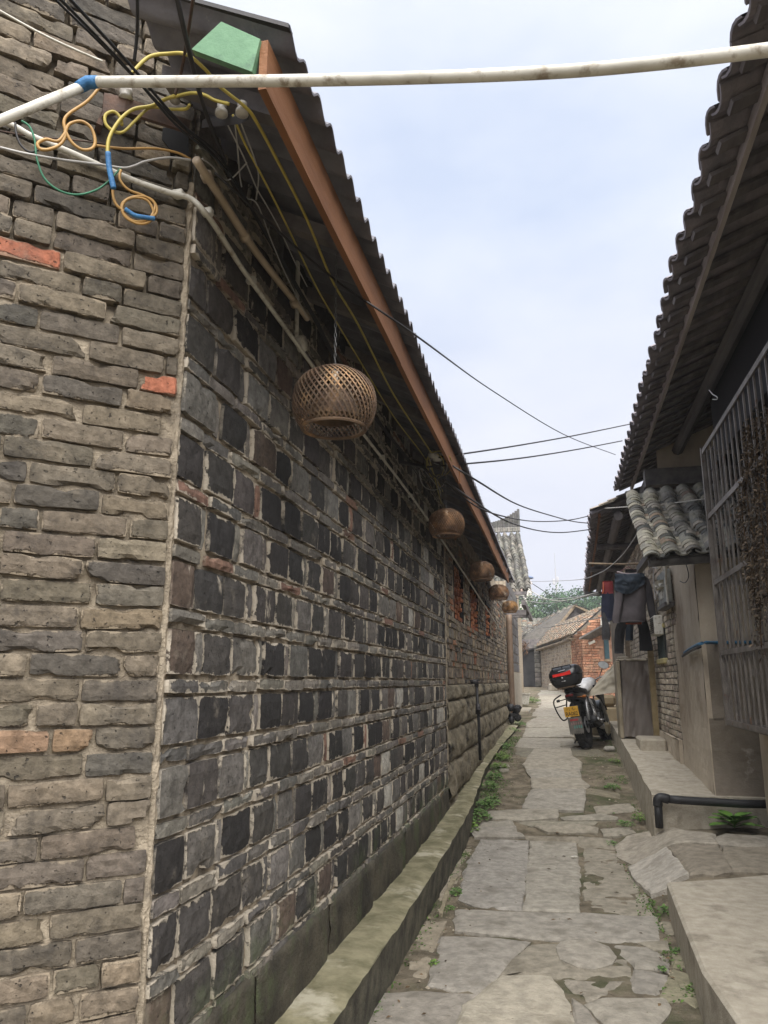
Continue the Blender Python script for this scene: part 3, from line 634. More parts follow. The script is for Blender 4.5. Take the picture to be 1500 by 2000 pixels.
# ================================================================ RIGHT: HOUSE WITH THE BARRED WINDOW
RH = tag(empty('barred_house', (1.4, 4.5, 0)), 'right-hand house with a steel window cage under a deep dark tiled eave', 'house')
m = MB()
def wf(P, U, Nn, w_, h, nu, nv, amp=.008, f1=3):
    P = V(P); U = V(U); Nn = V(Nn)
    return m.grid(lambda a, b: P + U * (a * w_) + V((0, 0, b * h)) + Nn * (NZ.noise(V((a * w_ * f1, b * h * f1, P.x * 3 + P.y))) * amp + NZ.noise(V((a * w_ * 14, b * h * 14, 3))) * amp * .4), nu, nv)
wf((1.42, 1.0, -.1), (0, 1, 0), (-1, 0, 0), 5.35, 1.13, 80, 20)
m.box((1.42, 6.3, -.1), (1.7, 6.35, 1.03)); m.box((1.4, 1, 1.0), (1.8, 6.34, 1.03)); part(m, 'wall', M_plaster, parent=RH)
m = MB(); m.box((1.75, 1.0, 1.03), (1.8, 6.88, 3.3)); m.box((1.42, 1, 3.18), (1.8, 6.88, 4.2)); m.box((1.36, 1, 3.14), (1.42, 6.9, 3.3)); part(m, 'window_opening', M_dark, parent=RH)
m = MB()
yy = 6.24
X = 1.2
k = 0
while yy > 2.2:
    m.box((X - .0055, yy - .008, 1.05), (X + .0055, yy + .008, 3.14)); yy -= .136
for xx in (1.27, 1.34): m.box((xx - .006, 6.24, 1.05), (xx + .006, 6.256, 3.14))
for z in (1.055, 1.555, 2.085, 2.60, 3.13):
    m.box((X - .017, 2.2, z - .018), (X - .0085, 6.27, z + .018)); m.box((X - .01, 6.255, z - .018), (1.42, 6.27, z + .018))
m.box((X - .021, 6.238, 1.03), (X + .02, 6.275, 3.17)); m.box((X - .01, 2.2, 1.03), (1.42, 6.25, 1.037))
part(m, 'window_cage', M_cage, parent=RH)
# annex: plastered pier, sloping top
AN = tag(empty('plastered_annex', (1.165, 6.9, .45)), 'stained plaster pier and lean-to beyond the cage, roofed with curved tiles', 'lean-to')
m = MB()
wf((1.165, 6.9, .05), (1, 0, 0), (0, -1, 0), 1.6, 2.42, 40, 60, .012)
wf((1.165, 6.9, .05), (0, 1, 0), (-1, 0, 0), 1.5, 2.6, 40, 60, .014); m.box((1.3, 7.0, 2.3), (2.6, 8.3, 2.7)); part(m, 'wall', M_plaster, parent=AN)
m = MB(); wf((1.172, 6.885, .05), (1, 0, 0), (0, -1, 0), .5, 1.0, 30, 24, .012); wf((1.2, 6.878, 1.05), (1, 0, 0), (0, -1, 0), .5, .62, 20, 14, .01); m.grid(lambda a, b: V((1.19 + a * .5, 6.9 - b * .03, 1.67 + NZ.noise(V((a * 4, 0, 0))) * .01)), 10, 1)
part(m, 'damp_patch', M_plasterD, parent=AN)
m = MB(); u = 0
bond(m, (1.158, 8.42, 0), (0, -1, 0), (-1, 0, 0), 0.0, .42, 1.78, 2.44, .066, .2, [(.20, .155, .12)] * 3 + [(.15, .12, .1)], skip=lambda a, b, z, z2: (b > .30 + NZ.noise(V((0, z * 6, 0))) * .1) or z < 1.85 + a * .3)
part(m, 'bare_bricks', M_brickR, parent=AN)
m = MB(); q = [aY(1266, 1093, 6.62), aY(1386, 1078, 6.62), aY(1388, 1098, 6.62), aY(1268, 1106, 6.62)]; m.prism(q, (0, .05, 0)); m.box((.76, 6.66, 2.36), (.81, 7.6, 2.42)); m.prism([(.78, 6.6, 2.30), (2.4, 6.6, 2.38), (2.4, 7.75, 3.1), (.78, 7.75, 3.02)], (0, 0, .03)); part(m, 'beam', M_beam, parent=AN)
tile_roof('roof', (.78, 6.53, 2.335), (1, 0, .075), (0, 1, .66), 7, .165, 1.45, M_tile, AN, expo=.062, tl=.17, jit=1.1, pal=[(.30, .285, .25)] * 4 + [(.22, .215, .20)] * 3 + [(.38, .355, .30)] * 2 + [(.27, .21, .165), (.10, .10, .095), (.10, .10, .095)], seg=6, thick=.013)
# brick gable seen under the big eave
m = MB(); m.box((1.17, 8.42, 2.5), (3.2, 8.6, 4.3)); part(m, 'gable_mortar', M_plasterD, parent=RH)
m = MB(); bond(m, (1.15, 8.40, 0), (1, 0, 0), (0, -1, 0), 0.0, 1.5, 2.7, 3.42, .066, .22, [(.17, .13, .105)] * 3 + [(.12, .1, .09)]); part(m, 'gable_bricks', M_brickR, parent=RH)
m = MB(); m.box((.98, 8.26, 3.40), (2.6, 8.42, 3.56)); m.box((.98, 8.24, 3.375), (2.6, 8.36, 3.40)); part(m, 'beam', M_beam, parent=RH)
m = MB(); wf((1.13, 8.38, 3.56), (1, 0, 0), (0, -1, 0), 1.0, .5, 14, 10); part(m, 'gable_plaster', M_plaster, parent=RH)
# big eave
def rafts(name, P, E, Upv, n, pitch, length, parent, w_=.05, t_=.02, drop=.035):
    P = V(P); E = V(E).normalized(); Upv = V(Upv).normalized(); Nn = E.cross(Upv); Nn = Nn if Nn.z > 0 else -Nn; mm = MB()
    for i in range(n):
        c = P + E * (i * pitch + rnd(-.01, .01)) - Nn * drop
        q = [c - E * w_ / 2, c + E * w_ / 2, c + E * w_ / 2 + Upv * length, c - E * w_ / 2 + Upv * length]; mm.prism(q, -Nn * t_)
    return part(mm, name, M_soffit, parent=parent)
R1P = V((.77, 1.0, 3.76)); R1E = V((0, 1, -.012)); R1U = V((1, 0, .42))
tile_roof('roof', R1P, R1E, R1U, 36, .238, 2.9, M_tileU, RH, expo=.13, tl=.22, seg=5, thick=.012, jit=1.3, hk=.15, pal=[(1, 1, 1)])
rafts('rafters', R1P + V((.03, .12, .0)), R1E, R1U, 36, .238, 2.7, RH, .08, .022, .02)
m = MB(); m.prism([(.925, 1.0, 3.80), (.955, 1.0, 3.81), (.985, 9.6, 3.73), (.955, 9.6, 3.72)], (0, 0, -.075)); part(m, 'eave_batten', M_woodG, parent=RH)
m = MB()
for xx, zz in ((1.35, 3.87), (1.9, 4.1), (2.5, 4.35)): m.tube([(xx, 1, zz), (xx, 9.6, zz - .1)], .06, 8)
m.prism([(1.05, 9.0, 3.62), (1.13, 9.0, 3.66), (1.13, 9.0, 3.45), (1.05, 9.0, 3.42)], (0, .5, 0)); part(m, 'purlins', M_beam, parent=RH)
m = MB(); m.add([R1P + R1U.normalized() * 2.8 + V((0, 0, .02)), R1P + R1U.normalized() * 2.8 + V((0, 8.6, -.1)), V((3.9, 9.6, 3)), V((3.9, 1, 3))], [(0, 1, 2, 3)]); m.box((1.8, .9, 3.2), (3.6, 1.0, 4.9)); m.box((3.4, 1, 0), (3.5, 15, 4.6)); part(m, 'rear_wall', M_plasterD, parent=RH)
# ---------------------------------------------------------------- pale brick house
PH = tag(empty('pale_brick_house', (1.15, 8.45, G(8.5))), 'pale brick house behind the hanging laundry, its dark eave low over the lane', 'house')
m = MB(); bond(m, (1.155, 8.42, 0), (0, 1, 0), (-1, 0, 0), 0.0, 6.2, .78, 3.2, .067, .24, [(.52, .44, .34)] * 4 + [(.39, .33, .25)] * 2 + [(.54, .46, .36)] + [(.30, .24, .19)], gap=.009, nu=3, nv=2, header=.3, prot=.004,
      skip=lambda a, b, z, z2: (b > .66 and a < 1.24 and z2 > 1.60 and z < 1.93)); part(m, 'wall', M_brickR, parent=PH)
m = MB(); m.box((1.166, 8.42, .3), (1.5, 14.7, 3.2)); part(m, 'mortar', worn('grey_mortar', (.10, .085, .07), (.19, .165, .135), 12, .95, .6, 90), parent=PH)
m = MB(); wf((1.128, 8.43, .3), (0, 1, 0), (-1, 0, 0), 6.2, .47, 80, 8, .02, 4); wf((1.128, 8.43, .3), (1, 0, 0), (0, -1, 0), .1, .47, 3, 8); m.grid(lambda a, b: V((1.128 + b * .04, 8.43 + a * 6.2, .77 + NZ.noise(V((a * 20, 0, 0))) * .012)), 60, 1); part(m, 'rendered_base', M_plaster, parent=PH)
m = MB(); wn = MB(); wn.box((1.16, 9.08, 1.58), (1.18, 9.66, 1.95)); o = part(wn, 'window', plain('window_glass', (.03, .04, .045), .15), parent=PH)
for k in range(6): m.box((1.14, 9.12 + k * .1, 1.60), (1.15, 9.135 + k * .1, 1.93))
b_ = m.build('window_bars', plain('green_painted_steel', (.03, .05, .045), .5)); b_.parent = o
Myw = plain('yellow_painted_wood', (.42, .36, .17), .7); m = MB(); m.rbox((1.12, 9.04, 1.54), (1.17, 9.70, 1.60), .01); m.build('sill', Myw).parent = o; m = MB(); m.rbox((1.13, 9.04, 1.93), (1.17, 9.70, 1.98), .01); m.build('lintel', Myw).parent = o
R2P = V((.475, 9.7, 3.37)); R2E = V((.019, 1, 0.0)); R2U = V((1, 0, .45))
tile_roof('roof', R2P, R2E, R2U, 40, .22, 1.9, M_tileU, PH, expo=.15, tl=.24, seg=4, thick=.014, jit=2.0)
rafts('rafters', R2P + V((.06, .1, .02)), R2E, R2U, 40, .22, 1.8, PH, .08, .025, .02)
m = MB(); m.prism([(.56, 9.7, 3.40), (.59, 9.7, 3.41), (.76, 18.4, 3.41), (.72, 18.4, 3.40)], (0, 0, -.05)); part(m, 'eave_batten', M_rust, parent=PH)
m = MB(); m.tube([(.80, 9.7, 3.36), (.95, 18.3, 3.36)], .06, 8); m.tube([(1.1, 9.6, 3.5), (1.25, 18.3, 3.5)], .06, 8)
for yy in (11.5, 13.9, 17.9): m.tube([(.62, yy, 3.28), (1.5, yy, 3.28)], .05, 8)
m.box((1.2, 9.6, 3.2), (1.3, 18.3, 3.9)); part(m, 'purlins', M_soffit, parent=PH)
m = MB()
for i in range(5):                                   # loose verge tiles at the near end of the low eave
    m.grid(lambda a, b, i=i: V((.46 + i * .11 + a * .30, 9.55 + b * .24 + i * .01, 3.43 + i * .05 + a * .09 + .035 * sin(pi * b))), 3, 6, vary((.34, .29, .24), .2))
part(m, 'verge_tiles', M_tile, parent=PH)
m = MB(); m.box((1.18, 14.7, .3), (1.6, 18.4, 3.2)); part(m, 'end_wall', M_plasterD, parent=PH)
# ================================================================ FAR HOUSES
def poly(m, pts, d, col=None): m.prism(pts, d, col)
FG = tag(empty('weathered_brick_house', (-.2, 27, G(27))), 'low house of brown weathered brick at the lane end, right of the dark doorway', 'house')
A0 = V((-.74, 31, 0)); A1 = V((.34, 24.4, 0)); UA = (A1 - A0).normalized(); NA = V((UA.y, -UA.x, 0)); NA = NA if NA.y < 0 else -NA; LA = (A1 - A0).length
m = MB(); bond(m, A0, UA, NA, 0.0, LA, .6, 2.75, .12, .34, [(.21, .14, .095)] * 3 + [(.15, .11, .085)] * 2 + [(.27, .2, .14)], gap=.03, nu=2, nv=1); part(m, 'wall', M_brickR, parent=FG)
m = MB(); m.prism([A0 - NA * .005 + V((0, 0, .5)), A1 - NA * .005 + V((0, 0, .5)), A1 - NA * .005 + V((0, 0, 2.75)), A0 - NA * .005 + V((0, 0, 2.75))], -NA * .3); part(m, 'mortar', worn('pale_mortar', (.36, .29, .21), (.45, .37, .28), 12, .95, .6, 90), parent=FG)
def rakeroof(name, pts, parent, n1=10, n2=16, pal=TILEC, colmul=1.0):
    """far roof: quad eaveL, eaveR, ridgeR, ridgeL filled with tile rows"""
    a, b, c, d = [V(p) for p in pts]; E = (b - a); Up = (d - a); ncol = max(2, int(E.length / .24)); rows = max(2, int(Up.length / .16)); Nn = E.cross(Up).normalized(); Nn = Nn if Nn.z > 0 else -Nn
    m = MB(); m.prism([p - Nn * .03 for p in (a, b, c, d)], -Nn * .04, (.12, .11, .1))
    for i in range(ncol):
        for r_ in range(rows):
            u0 = i / ncol; v0 = r_ / rows; cc = a.lerp(b, u0 + .5 / ncol).lerp(d.lerp(c, u0 + .5 / ncol), v0)
            e = E / ncol; up = (d.lerp(c, u0) - a.lerp(b, u0)) / rows; col = tuple(colmul * x for x in vary(random.choice(pal), .25)); hh = .045 + rnd(-.008, .008); jx = rnd(-.05, .05)
            vs = []
            for q in (0, 1.35):
                for t in (-.46, -.2, .2, .46): vs.append(cc + e * (t + jx) + up * q + Nn * (hh * (1 - (t / .46) ** 2) + .03 - q * .02))
            m.add(vs + [v - Nn * .03 for v in vs[:4]], [(0, 1, 5, 4), (1, 2, 6, 5), (2, 3, 7, 6), (8, 9, 1, 0), (9, 10, 2, 1), (10, 11, 3, 2)], col)
    o = m.build(name, M_tile); o.parent = parent; o.matrix_parent_inverse = root_inv(parent); return o
BRT = [(.27, .225, .18)] * 3 + [(.33, .27, .21)] * 2 + [(.22, .19, .165)] * 2 + [(.36, .23, .16)]
e0 = aY(1048, 1264, 30.6); e1 = aY(1118, 1240, 24.0); r1_ = aY(1180, 1184, 25.5); r0_ = aY(1066, 1229, 34.0)
rakeroof('roof', [e0, e1, r1_, r0_], FG, pal=BRT)
m = MB(); m.prism([e1 + V((.03, -.02, -.05)), r1_ + V((.03, -.02, -.05)), r1_ + V((.03, -.02, -.2)), e1 + V((.03, -.02, -.2))], (.02, .06, 0)); m.tube([e0 + V((0, 0, -.12)), e1 + V((0, .1, -.12))], .05, 6)
m.tube([A0 + V((0, -.1, 2.62)), A1 + V((0, -.1, 2.75))], .035, 6); m.tube([A0 + V((0, -.14, 2.52)), A1 + V((0, -.14, 2.62))], .03, 6); part(m, 'eave_poles', M_wood, parent=FG)
RD = tag(empty('red_brick_house', (.7, 23.4, G(23.4))), 'orange-red brick house at the bend, seen right behind the motorcycle', 'house')
B0 = V((.36, 24.45, 0)); B1 = V((.665, 23.2, 0)); B2 = V((3.4, 23.9, 0))
RBP = [(.40, .185, .11)] * 4 + [(.45, .225, .135)] * 2 + [(.34, .145, .085)] * 2 + [(.28, .125, .075)]
m = MB(); Ub = (B1 - B0).normalized(); Nb = V((-abs(Ub.y), -abs(Ub.x), 0)).normalized(); bond(m, B0, Ub, Nb, 0, (B1 - B0).length, .7, 3.45, .075, .26, RBP, gap=.012, nu=1, nv=1, top=lambda u: 2.70 + u * .1)
Uc = (B2 - B1).normalized(); Nc = V((Uc.y, -Uc.x, 0)); bond(m, B1, Uc, Nc, 0, 2.7, .7, 4.3, .075, .26, RBP, gap=.012, nu=1, nv=1, prot=.01, top=lambda u: 2.78 + u * .88, skip=lambda a, b, z, z2: b > .62 and a < .80 and z2 > 1.93 and z < 2.72)
part(m, 'wall', M_brickS, parent=RD)
m = MB(); m.prism([B0 + V((0, .02, .6)), B1 + V((.01, .02, .6)), B1 + V((.01, .02, 2.75)), B0 + V((0, .02, 2.68))], (.1, .1, 0)); m.prism([B1 + V((0, .02, .6)), B2 + V((0, .02, .6)), B2 + V((0, .02, 5.1)), B1 + V((0, .02, 2.75))], (0, .15, 0)); part(m, 'mortar', worn('dark_joint', (.17, .09, .06), (.25, .15, .1), 9, .95, .4, 90), parent=RD)
w1 = MB(); q = [aY(1155, 1262, 23.3), aY(1160, 1255, 23.3), aY(1160, 1288, 23.3), aY(1153, 1288, 23.3)]; w1.box((B1 + Uc * .64 + V((0, 0, 1.98))), (B1 + Uc * .78 + V((0, .05, 2.66)))); wo = part(w1, 'window', plain('teal_shutter', (.02, .055, .07), .5), parent=RD)
m = MB(); c = B1 + Uc * .71 + Nc * .05; m.box((c.x - .10, c.y - .02, 1.90), (c.x + .11, c.y + .04, 1.97)); m.build('sill', M_wood).parent = wo
m = MB(); q = [aY(1173, 1205, 23.2), aY(1210, 1205, 23.2), aY(1210, 1198 + 22, 23.2), aY(1173, 1221, 23.2)]; m.prism(q, (0, .03, 0)); fr = part(m, 'window', M_plasticW, parent=RD)
m = MB(); q = [aY(1176, 1208, 23.17), aY(1207, 1208, 23.17), aY(1207, 1219, 23.17), aY(1176, 1219, 23.17)]; m.prism(q, (0, .01, 0)); m.build('pane', plain('dark_glass', (.02, .025, .03), .1)).parent = fr
m = MB(); q = [aY(1131, 1249, 22.4), aY(1186, 1218, 22.4), aY(1215, 1224, 23.6), aY(1160, 1250, 23.6)]; m.prism(q, (0, 0, .05)); part(m, 'porch_roof', M_beam, parent=RD)
m = MB(); q0 = aY(1150, 1258, 22.8); q1 = aY(1162, 1252, 22.8); m.tube([q0, q1], .04, 8); part(m, 'lamp_tube', M_plasticW, parent=RD)
# gable roof further back
GB = tag(empty('gabled_house', (.2, 35, G(35))), 'old house behind, its dark open gable rising over the lower brown roofs', 'house')
e0 = aY(1008, 1254, 32.0); e1 = aY(1052, 1262, 30.8); r1_ = aY(1121, 1180, 33.0); r0_ = aY(1060, 1210, 40.0)
rakeroof('roof', [e0, e1, r1_, r0_], GB, pal=TILEC)
m = MB(); a = aY(1122, 1182, 33.05); b = aY(1152, 1200, 33.05); c = aY(1052, 1258, 33.2); m.prism([a, b, aY(1150, 1245, 33.1), c], (0, .1, 0)); part(m, 'gable', M_soffit, parent=GB)
m = MB(); m.prism([r1_ + V((.05, -.3, -.02)), b + V((.25, -.3, -.03)), b + V((.25, -.3, -.13)), r1_ + V((.05, -.3, -.12))], (0, 1.0, 0)); m.prism([e1 + V((.03, 0, -.02)), r1_ + V((.03, 0, 0)), r1_ + V((.03, 0, -.12)), e1 + V((.03, 0, -.14))], (.04, .04, 0)); part(m, 'verge', M_wood, parent=GB)
DW = tag(empty('doorway_house', (-1.2, 31, G(31))), 'house front closing the lane on the left, with a tall black door', 'house')
m = MB(); q = [aY(1014, 1270, 31.2), aY(1046, 1270, 31.2), aY(1050, 1340, 31.2), aY(1014, 1340, 31.2)]; m.prism(q, (0, .06, 0)); part(m, 'door', worn('black_door', (.02, .02, .022), (.05, .048, .05), 2, .6, .2, 30), parent=DW)
m = MB(); q = [aY(1042, 1262, 30.9), aY(1056, 1262, 30.9), aY(1058, 1342, 30.9), aY(1046, 1342, 30.9)]
zz = G(31)
while zz < 2.7: m.rbox((q[3].x - .0, 30.8, zz), (q[2].x, 31.0, zz + .17), .02, vary((.16, .15, .14), .25)); zz += .18
part(m, 'stone_pier', M_tile, parent=DW)
m = MB(); m.box((-3.2, 31.3, .8), (.1, 31.6, 2.95)); m.box((-3.2, 30.9, 2.6), (-.75, 31.0, 2.95)); part(m, 'wall', M_soffit, parent=DW)
fp = MB()
for _ in range(60):
    x = rnd(-1.63, -1.2); z = rnd(2.45, 2.8); fp.tube([(x, 30.8, z), (x + rnd(-.1, .1), 30.75 + rnd(-.05, .05), z + rnd(-.15, .15))], .015, 4, vary((.8, .55, .4), .3))
part(fp, 'stored_sticks', M_dry, parent=DW)
rakeroof('roof', [aY(1000, 1254, 30.7), aY(1014, 1254, 30.7), aY(1030, 1222, 33.5), aY(1004, 1222, 33.5)], DW)
BK = tag(empty('low_tiled_house', (-1.3, 41, G(41))), 'grey tiled roof lowest on the left, just below the trees', 'house')
rakeroof('roof', [aY(990, 1250, 39), aY(1075, 1250, 39), aY(1068, 1209, 43), aY(990, 1208, 43)], BK)
m = MB(); m.box((-5, 39.3, 1), (-.4, 43, 3.3)); part(m, 'wall', M_soffit, parent=BK)
# pale houses on the far slope
for i, (x0, x1, y0, y1, Y) in enumerate(((1006, 1022, 1156, 1180, 95), (1016, 1036, 1142, 1168, 110))):
    a = aY(x0, y1, Y); b = aY(x1, y0, Y)
    t = tag(empty('hillside_house', (a.x, Y, G(Y))), ['small cream house under trees, beside the low curling eave', 'taller pale house on the slope, topped by a grey slab'][i], 'house')
    m = MB(); m.box((a.x, Y, G(Y)), (b.x, Y + 6, b.z)); part(m, 'wall', worn('pale_wall%d' % i, (.50, .47, .42), (.6, .57, .52), 2, .9, 0), parent=t)
    m = MB(); m.prism([(a.x - .3, Y - .3, b.z), (b.x + .3, Y - .3, b.z), (b.x, Y + 3, b.z + .8), (a.x, Y + 3, b.z + .8)], (0, 0, .15)); part(m, 'roof', worn('hill_roof%d' % i, (.20, .13, .10), (.28, .2, .16), 4, .9, 0) if i == 0 else M_woodG, parent=t)
    m = MB(); m.box((a.x + .4, Y - .03, b.z - 1.3), (a.x + 1.0, Y + .02, b.z - .5)); part(m, 'window', M_dark, parent=t)
# ================================================================ TREES, MAST
def tree(name, x, y, top, wid, label, seed, green=(1, 1, 1), cnt=5200):
    rr2 = random.Random(seed); z0 = G(y); t = tag(empty(name, (x, y, z0)), label, 'tree'); hgt = top - z0
    m = MB(); pts = [(x, y, z0), (x + .1, y, z0 + hgt * .3), (x - .1, y + .1, z0 + hgt * .55), (x, y, z0 + hgt * .8)]
    m.tube(spl(pts, 4), [.22 - .015 * k for k in range(13)], 7); blobs = []
    for k in range(30):
        a = rr2.uniform(0, 6.28); r_ = rr2.uniform(.15, 1) ** .6 * wid * .5; zz = z0 + hgt * rr2.uniform(.22, .93); r_ *= (1.08 - .75 * max(0, (zz - z0) / hgt - .45) / .55)
        c = V((x + cos(a) * r_, y + sin(a) * r_, zz)); blobs.append((c, rr2.uniform(.5, 1.0) * wid * .17)); s = V((x, y, z0 + hgt * rr2.uniform(.25, .6)))
        if k < 16: m.tube([s, s.lerp(c, .5) + V((0, 0, .2)), c], [.07, .045, .02], 5)
    part(m, 'trunk', M_bark, parent=t)
    m = MB()
    for k in range(cnt):
        c, r_ = rr2.choice(blobs); d = V((rr2.gauss(0, 1), rr2.gauss(0, 1), rr2.gauss(0, .8))).normalized() * r_ * rr2.random() ** .4
        p = c + d; s = rr2.uniform(.06, .15); n = V((rr2.gauss(0, 1), rr2.gauss(0, 1), rr2.gauss(0, 1) + .8)).normalized(); u = n.orthogonal().normalized(); v = n.cross(u); kk = rr2.uniform(.65, 1.5)
        m.add([p - u * s, p + v * s * .5, p + u * s, p - v * s * .5], [(0, 1, 2, 3)], tuple(g_ * kk for g_ in green))
    part(m, 'crown', M_leafT, parent=t)
for i, (px, Y, py, w_, lb, gr) in enumerate((
    (1012, 58, 1168, 5.0, 'dark tree nearest the curled tile eave on the left', (1, 1, .9)), (1048, 62, 1152, 5.6, 'broad green tree left of the lattice mast', (1.05, 1, .9)),
    (1088, 60, 1139, 6.0, 'tallest tree, rounded crown standing beneath the mast', (.9, 1, 1.05)), (1128, 64, 1144, 5.4, 'bluish green tree right of the tallest crown', (.85, 1, 1.1)),
    (1160, 60, 1152, 5.0, 'thin open tree with sky showing through, beside the dark eave', (.9, .95, 1)), (1035, 50, 1198, 4.6, 'bright low leafy tree just above the tiled roofs', (1.25, 1.3, .9)), (1186, 66, 1160, 5.5, 'tree glimpsed behind the laundry', (.9, .95, 1.05)))):
    p = aY(px, py, Y); tree('broadleaf_tree', p.x, Y, p.z, w_, lb, 40 + i, gr, 2600 if i == 4 else 5200)
t = tag(empty('radio_mast', (0, 150, G(150))), 'thin white radio mast rising above the treetops', 'mast')
a = aY(1083, 1080, 150); m = MB(); m.tube([(a.x, 150, G(150)), (a.x, 150, a.z - 3)], .12, 5); m.tube([(a.x, 150, a.z - 3), (a.x, 150, a.z)], .05, 4); part(m, 'pole', plain('pale_steel', (.36, .36, .38), .5), parent=t)
m = MB(); 
for dx, dz in ((-.4, 5.6), (.35, 5.2), (.1, 6.6)): m.rbox((a.x + dx - .22, 149.8, a.z - dz - .55), (a.x + dx + .22, 150.1, a.z - dz + .55), .08)
part(m, 'antenna', plain('pale_panel', (.40, .40, .42), .5), parent=t)
t = tag(empty('street_lamp', aY(1022, 1140, 24.0)), 'blue-grey lamp head poking out past the curled eave', 'street lamp')
c = aY(1026, 1128, 24.0); m = MB(); m.lathe([(0, .10), (.10, .09), (.19, .05), (.21, .0), (.16, -.04), (0, -.05)], 16, Matrix.Translation(c) @ Matrix.Rotation(.12, 4, 'Y') @ Matrix.Diagonal((1.25, .7, .75, 1))); part(m, 'lamp_head', plain('blue_enamel', (.13, .18, .30), .35), True, parent=t)
m = MB(); m.tube([c + V((-.2, 0, -.02)), c + V((-.7, .1, -.25)), c + V((-.75, .1, -3))], .025, 6); part(m, 'lamp_arm', M_dk, parent=t)
# ================================================================ BASKET LAMPS
def lantern(P, rad, label, tone, swing=0):
    t = tag(empty('basket_lamp', P), label, 'lamp', 'woven basket lamps hanging in a row under the eave')
    m = MB(); hh = rad * .80; nst = 44
    def prof(s):                                     # s 0 top .. 1 bottom
        th = .30 + s * 2.15; r_ = rad * (abs(sin(th)) ** .62) ; return r_, hh * (cos(th) if cos(th) > 0 else cos(th) * 1.05)
    for fam in (1, -1):
        for k in range(nst):
            vs = []; col = vary(tone, .28); ph = 2 * pi * k / nst; W = rad * .023
            for i in range(19):
                s = i / 18; r_, z = prof(s); r_ += fam * .0022; a = ph + fam * s * 1.25; c = V((cos(a) * r_, sin(a) * r_, z)); side = V((-sin(a), cos(a), 0)) * W * (.55 + .45 * r_ / rad)
                o_ = V((cos(a), sin(a), .4)).normalized() * .0016; vs += [c - side, c + side, c + side - o_, c - side - o_]
            fs = []
            for i in range(18):
                b = i * 4; fs += [(b, b + 1, b + 5, b + 4), (b + 3, b + 7, b + 6, b + 2), (b + 1, b + 2, b + 6, b + 5), (b, b + 4, b + 7, b + 3)]
            m.add(vs, fs, col)
    sh = m.build('shade', M_bamb); sh.parent = t
    m = MB(); r_, z = prof(1.0); m.tube([(cos(a * pi / 16) * r_, sin(a * pi / 16) * r_, z) for a in range(33)], .006, 6, tone); m.build('lower_rim', M_bamb).parent = t; m = MB(); r2, z2 = prof(0); m.tube([(cos(a * pi / 16) * r2, sin(a * pi / 16) * r2, z2) for a in range(33)], .005, 6, tone)
    m.build('upper_rim', M_bamb).parent = t
    m = MB(); m.lathe([(rad * .10, hh * .62), (rad * .34, hh * .30), (rad * .56, -hh * .15), (rad * .60, -hh * .5), (rad * .58, -hh * .5), (rad * .54, -hh * .15), (rad * .32, hh * .28), (rad * .09, hh * .60)], 24, col=tuple(x * .85 for x in tone)); m.build('inner_shade', M_bamb).parent = t
    m = MB(); m.lathe([(.008, hh * .5), (.012, hh * .3), (.028, 0), (.02, -.03), (0, -.037)], 12); m.tube([(0, 0, hh * .45), (0, 0, hh)], .012, 8); m.build('bulb', M_bulb, smooth=True).parent = t
    m = MB(); zc = hh * .95; top = 2.88 - P[2] - .02
    k = 0
    while zc < top:
        pts = [(cos(a * pi / 4) * .004, 0, zc + .011 + sin(a * pi / 4) * .011) for a in range(9)]
        pts = [(p[0] * (k % 2), p[0] * (1 - k % 2), p[2]) for p in pts]; m.tube(pts, .0012, 4, caps=False); zc += .019; k += 1
    m.build('chain', M_chain).parent = t
    return t
LL = [((653, 787), -.72, .145, 'nearest and largest basket lamp, its open weave showing the bulb', (.95, .88, .84)), ((872, 1024), -.72, .125, 'second basket lamp from the viewer, brown and hanging on a long chain', (1.0, .80, .66)),
      ((941, 1117), -.72, .125, 'third basket lamp, squat brown weave in front of the lattice windows', (1.0, .82, .7)), ((974, 1158), -.72, .128, 'fourth basket lamp, reddish tan, between two others near the eave end', (1.1, .84, .66)), ((996, 1186), -.72, .122, 'farthest and smallest basket lamp, honey yellow', (1.6, 1.25, .75))]
for (px, X_, rad, lb, tone) in LL: lantern(aX(px[0], px[1], X_), rad, lb, tone)
# ================================================================ PIPES AND CABLES
def under(p):
    """keep a cable below the left soffit: slide it toward the lane when it would enter the rafters"""
    if -1.02 < p.x < -.5 and 1.3 < p.y < 12 and p.z > 2.5:
        k = (p.z - H) / -p.x
        if k > .6: lim = 1.06 / (k - .52); p = V((0, 0, H)) + (p - V((0, 0, H))) * min(1, lim / -p.x)
    return p
def thing_tube(name, pts, r, mat, label, cat, group=None, k=6, n=6, sm=True):
    pts = [under(V(p)) for p in pts]; pp = spl(pts, k); c = pp[len(pp) // 2].copy(); m = MB(); m.tube(pp, r, n); o = m.build(name, mat, smooth=sm, loc=c); return tag(o, label, cat, group)
def FC(x, y, off=.03): return pl(x, y, CN + NF * off, NF)      # on the chamfer face
pp = [aY(182, 160, 1.2), aY(600, 157, 1.19), aY(1000, 145, 1.17), aY(1260, 126, 1.15), aY(1560, 90, 1.13)]
PV = tag(empty('plastic_conduit', pp[0]), 'long white plastic conduit spanning the lane overhead, bound with blue tape at its bend', 'pipe')
m = MB(); m.tube(spl(pp, 8), .0112, 16); part(m, 'pipe', M_plasticW, True, PV)
m = MB(); m.tube([aY(-60, 262, 1.12), aY(0, 236, 1.14), aY(165, 167, 1.2)], .0105, 16); part(m, 'pipe', M_plasticW, True, PV)
m = MB(); a = aY(152, 172, 1.197); b = aY(172, 161, 1.2); c = aY(192, 160, 1.2); m.tube([a, a.lerp(b, .5), b, b.lerp(c, .5), c], [.0118, .0128, .0132, .0128, .012], 16); part(m, 'tape', M_blu, True, PV)
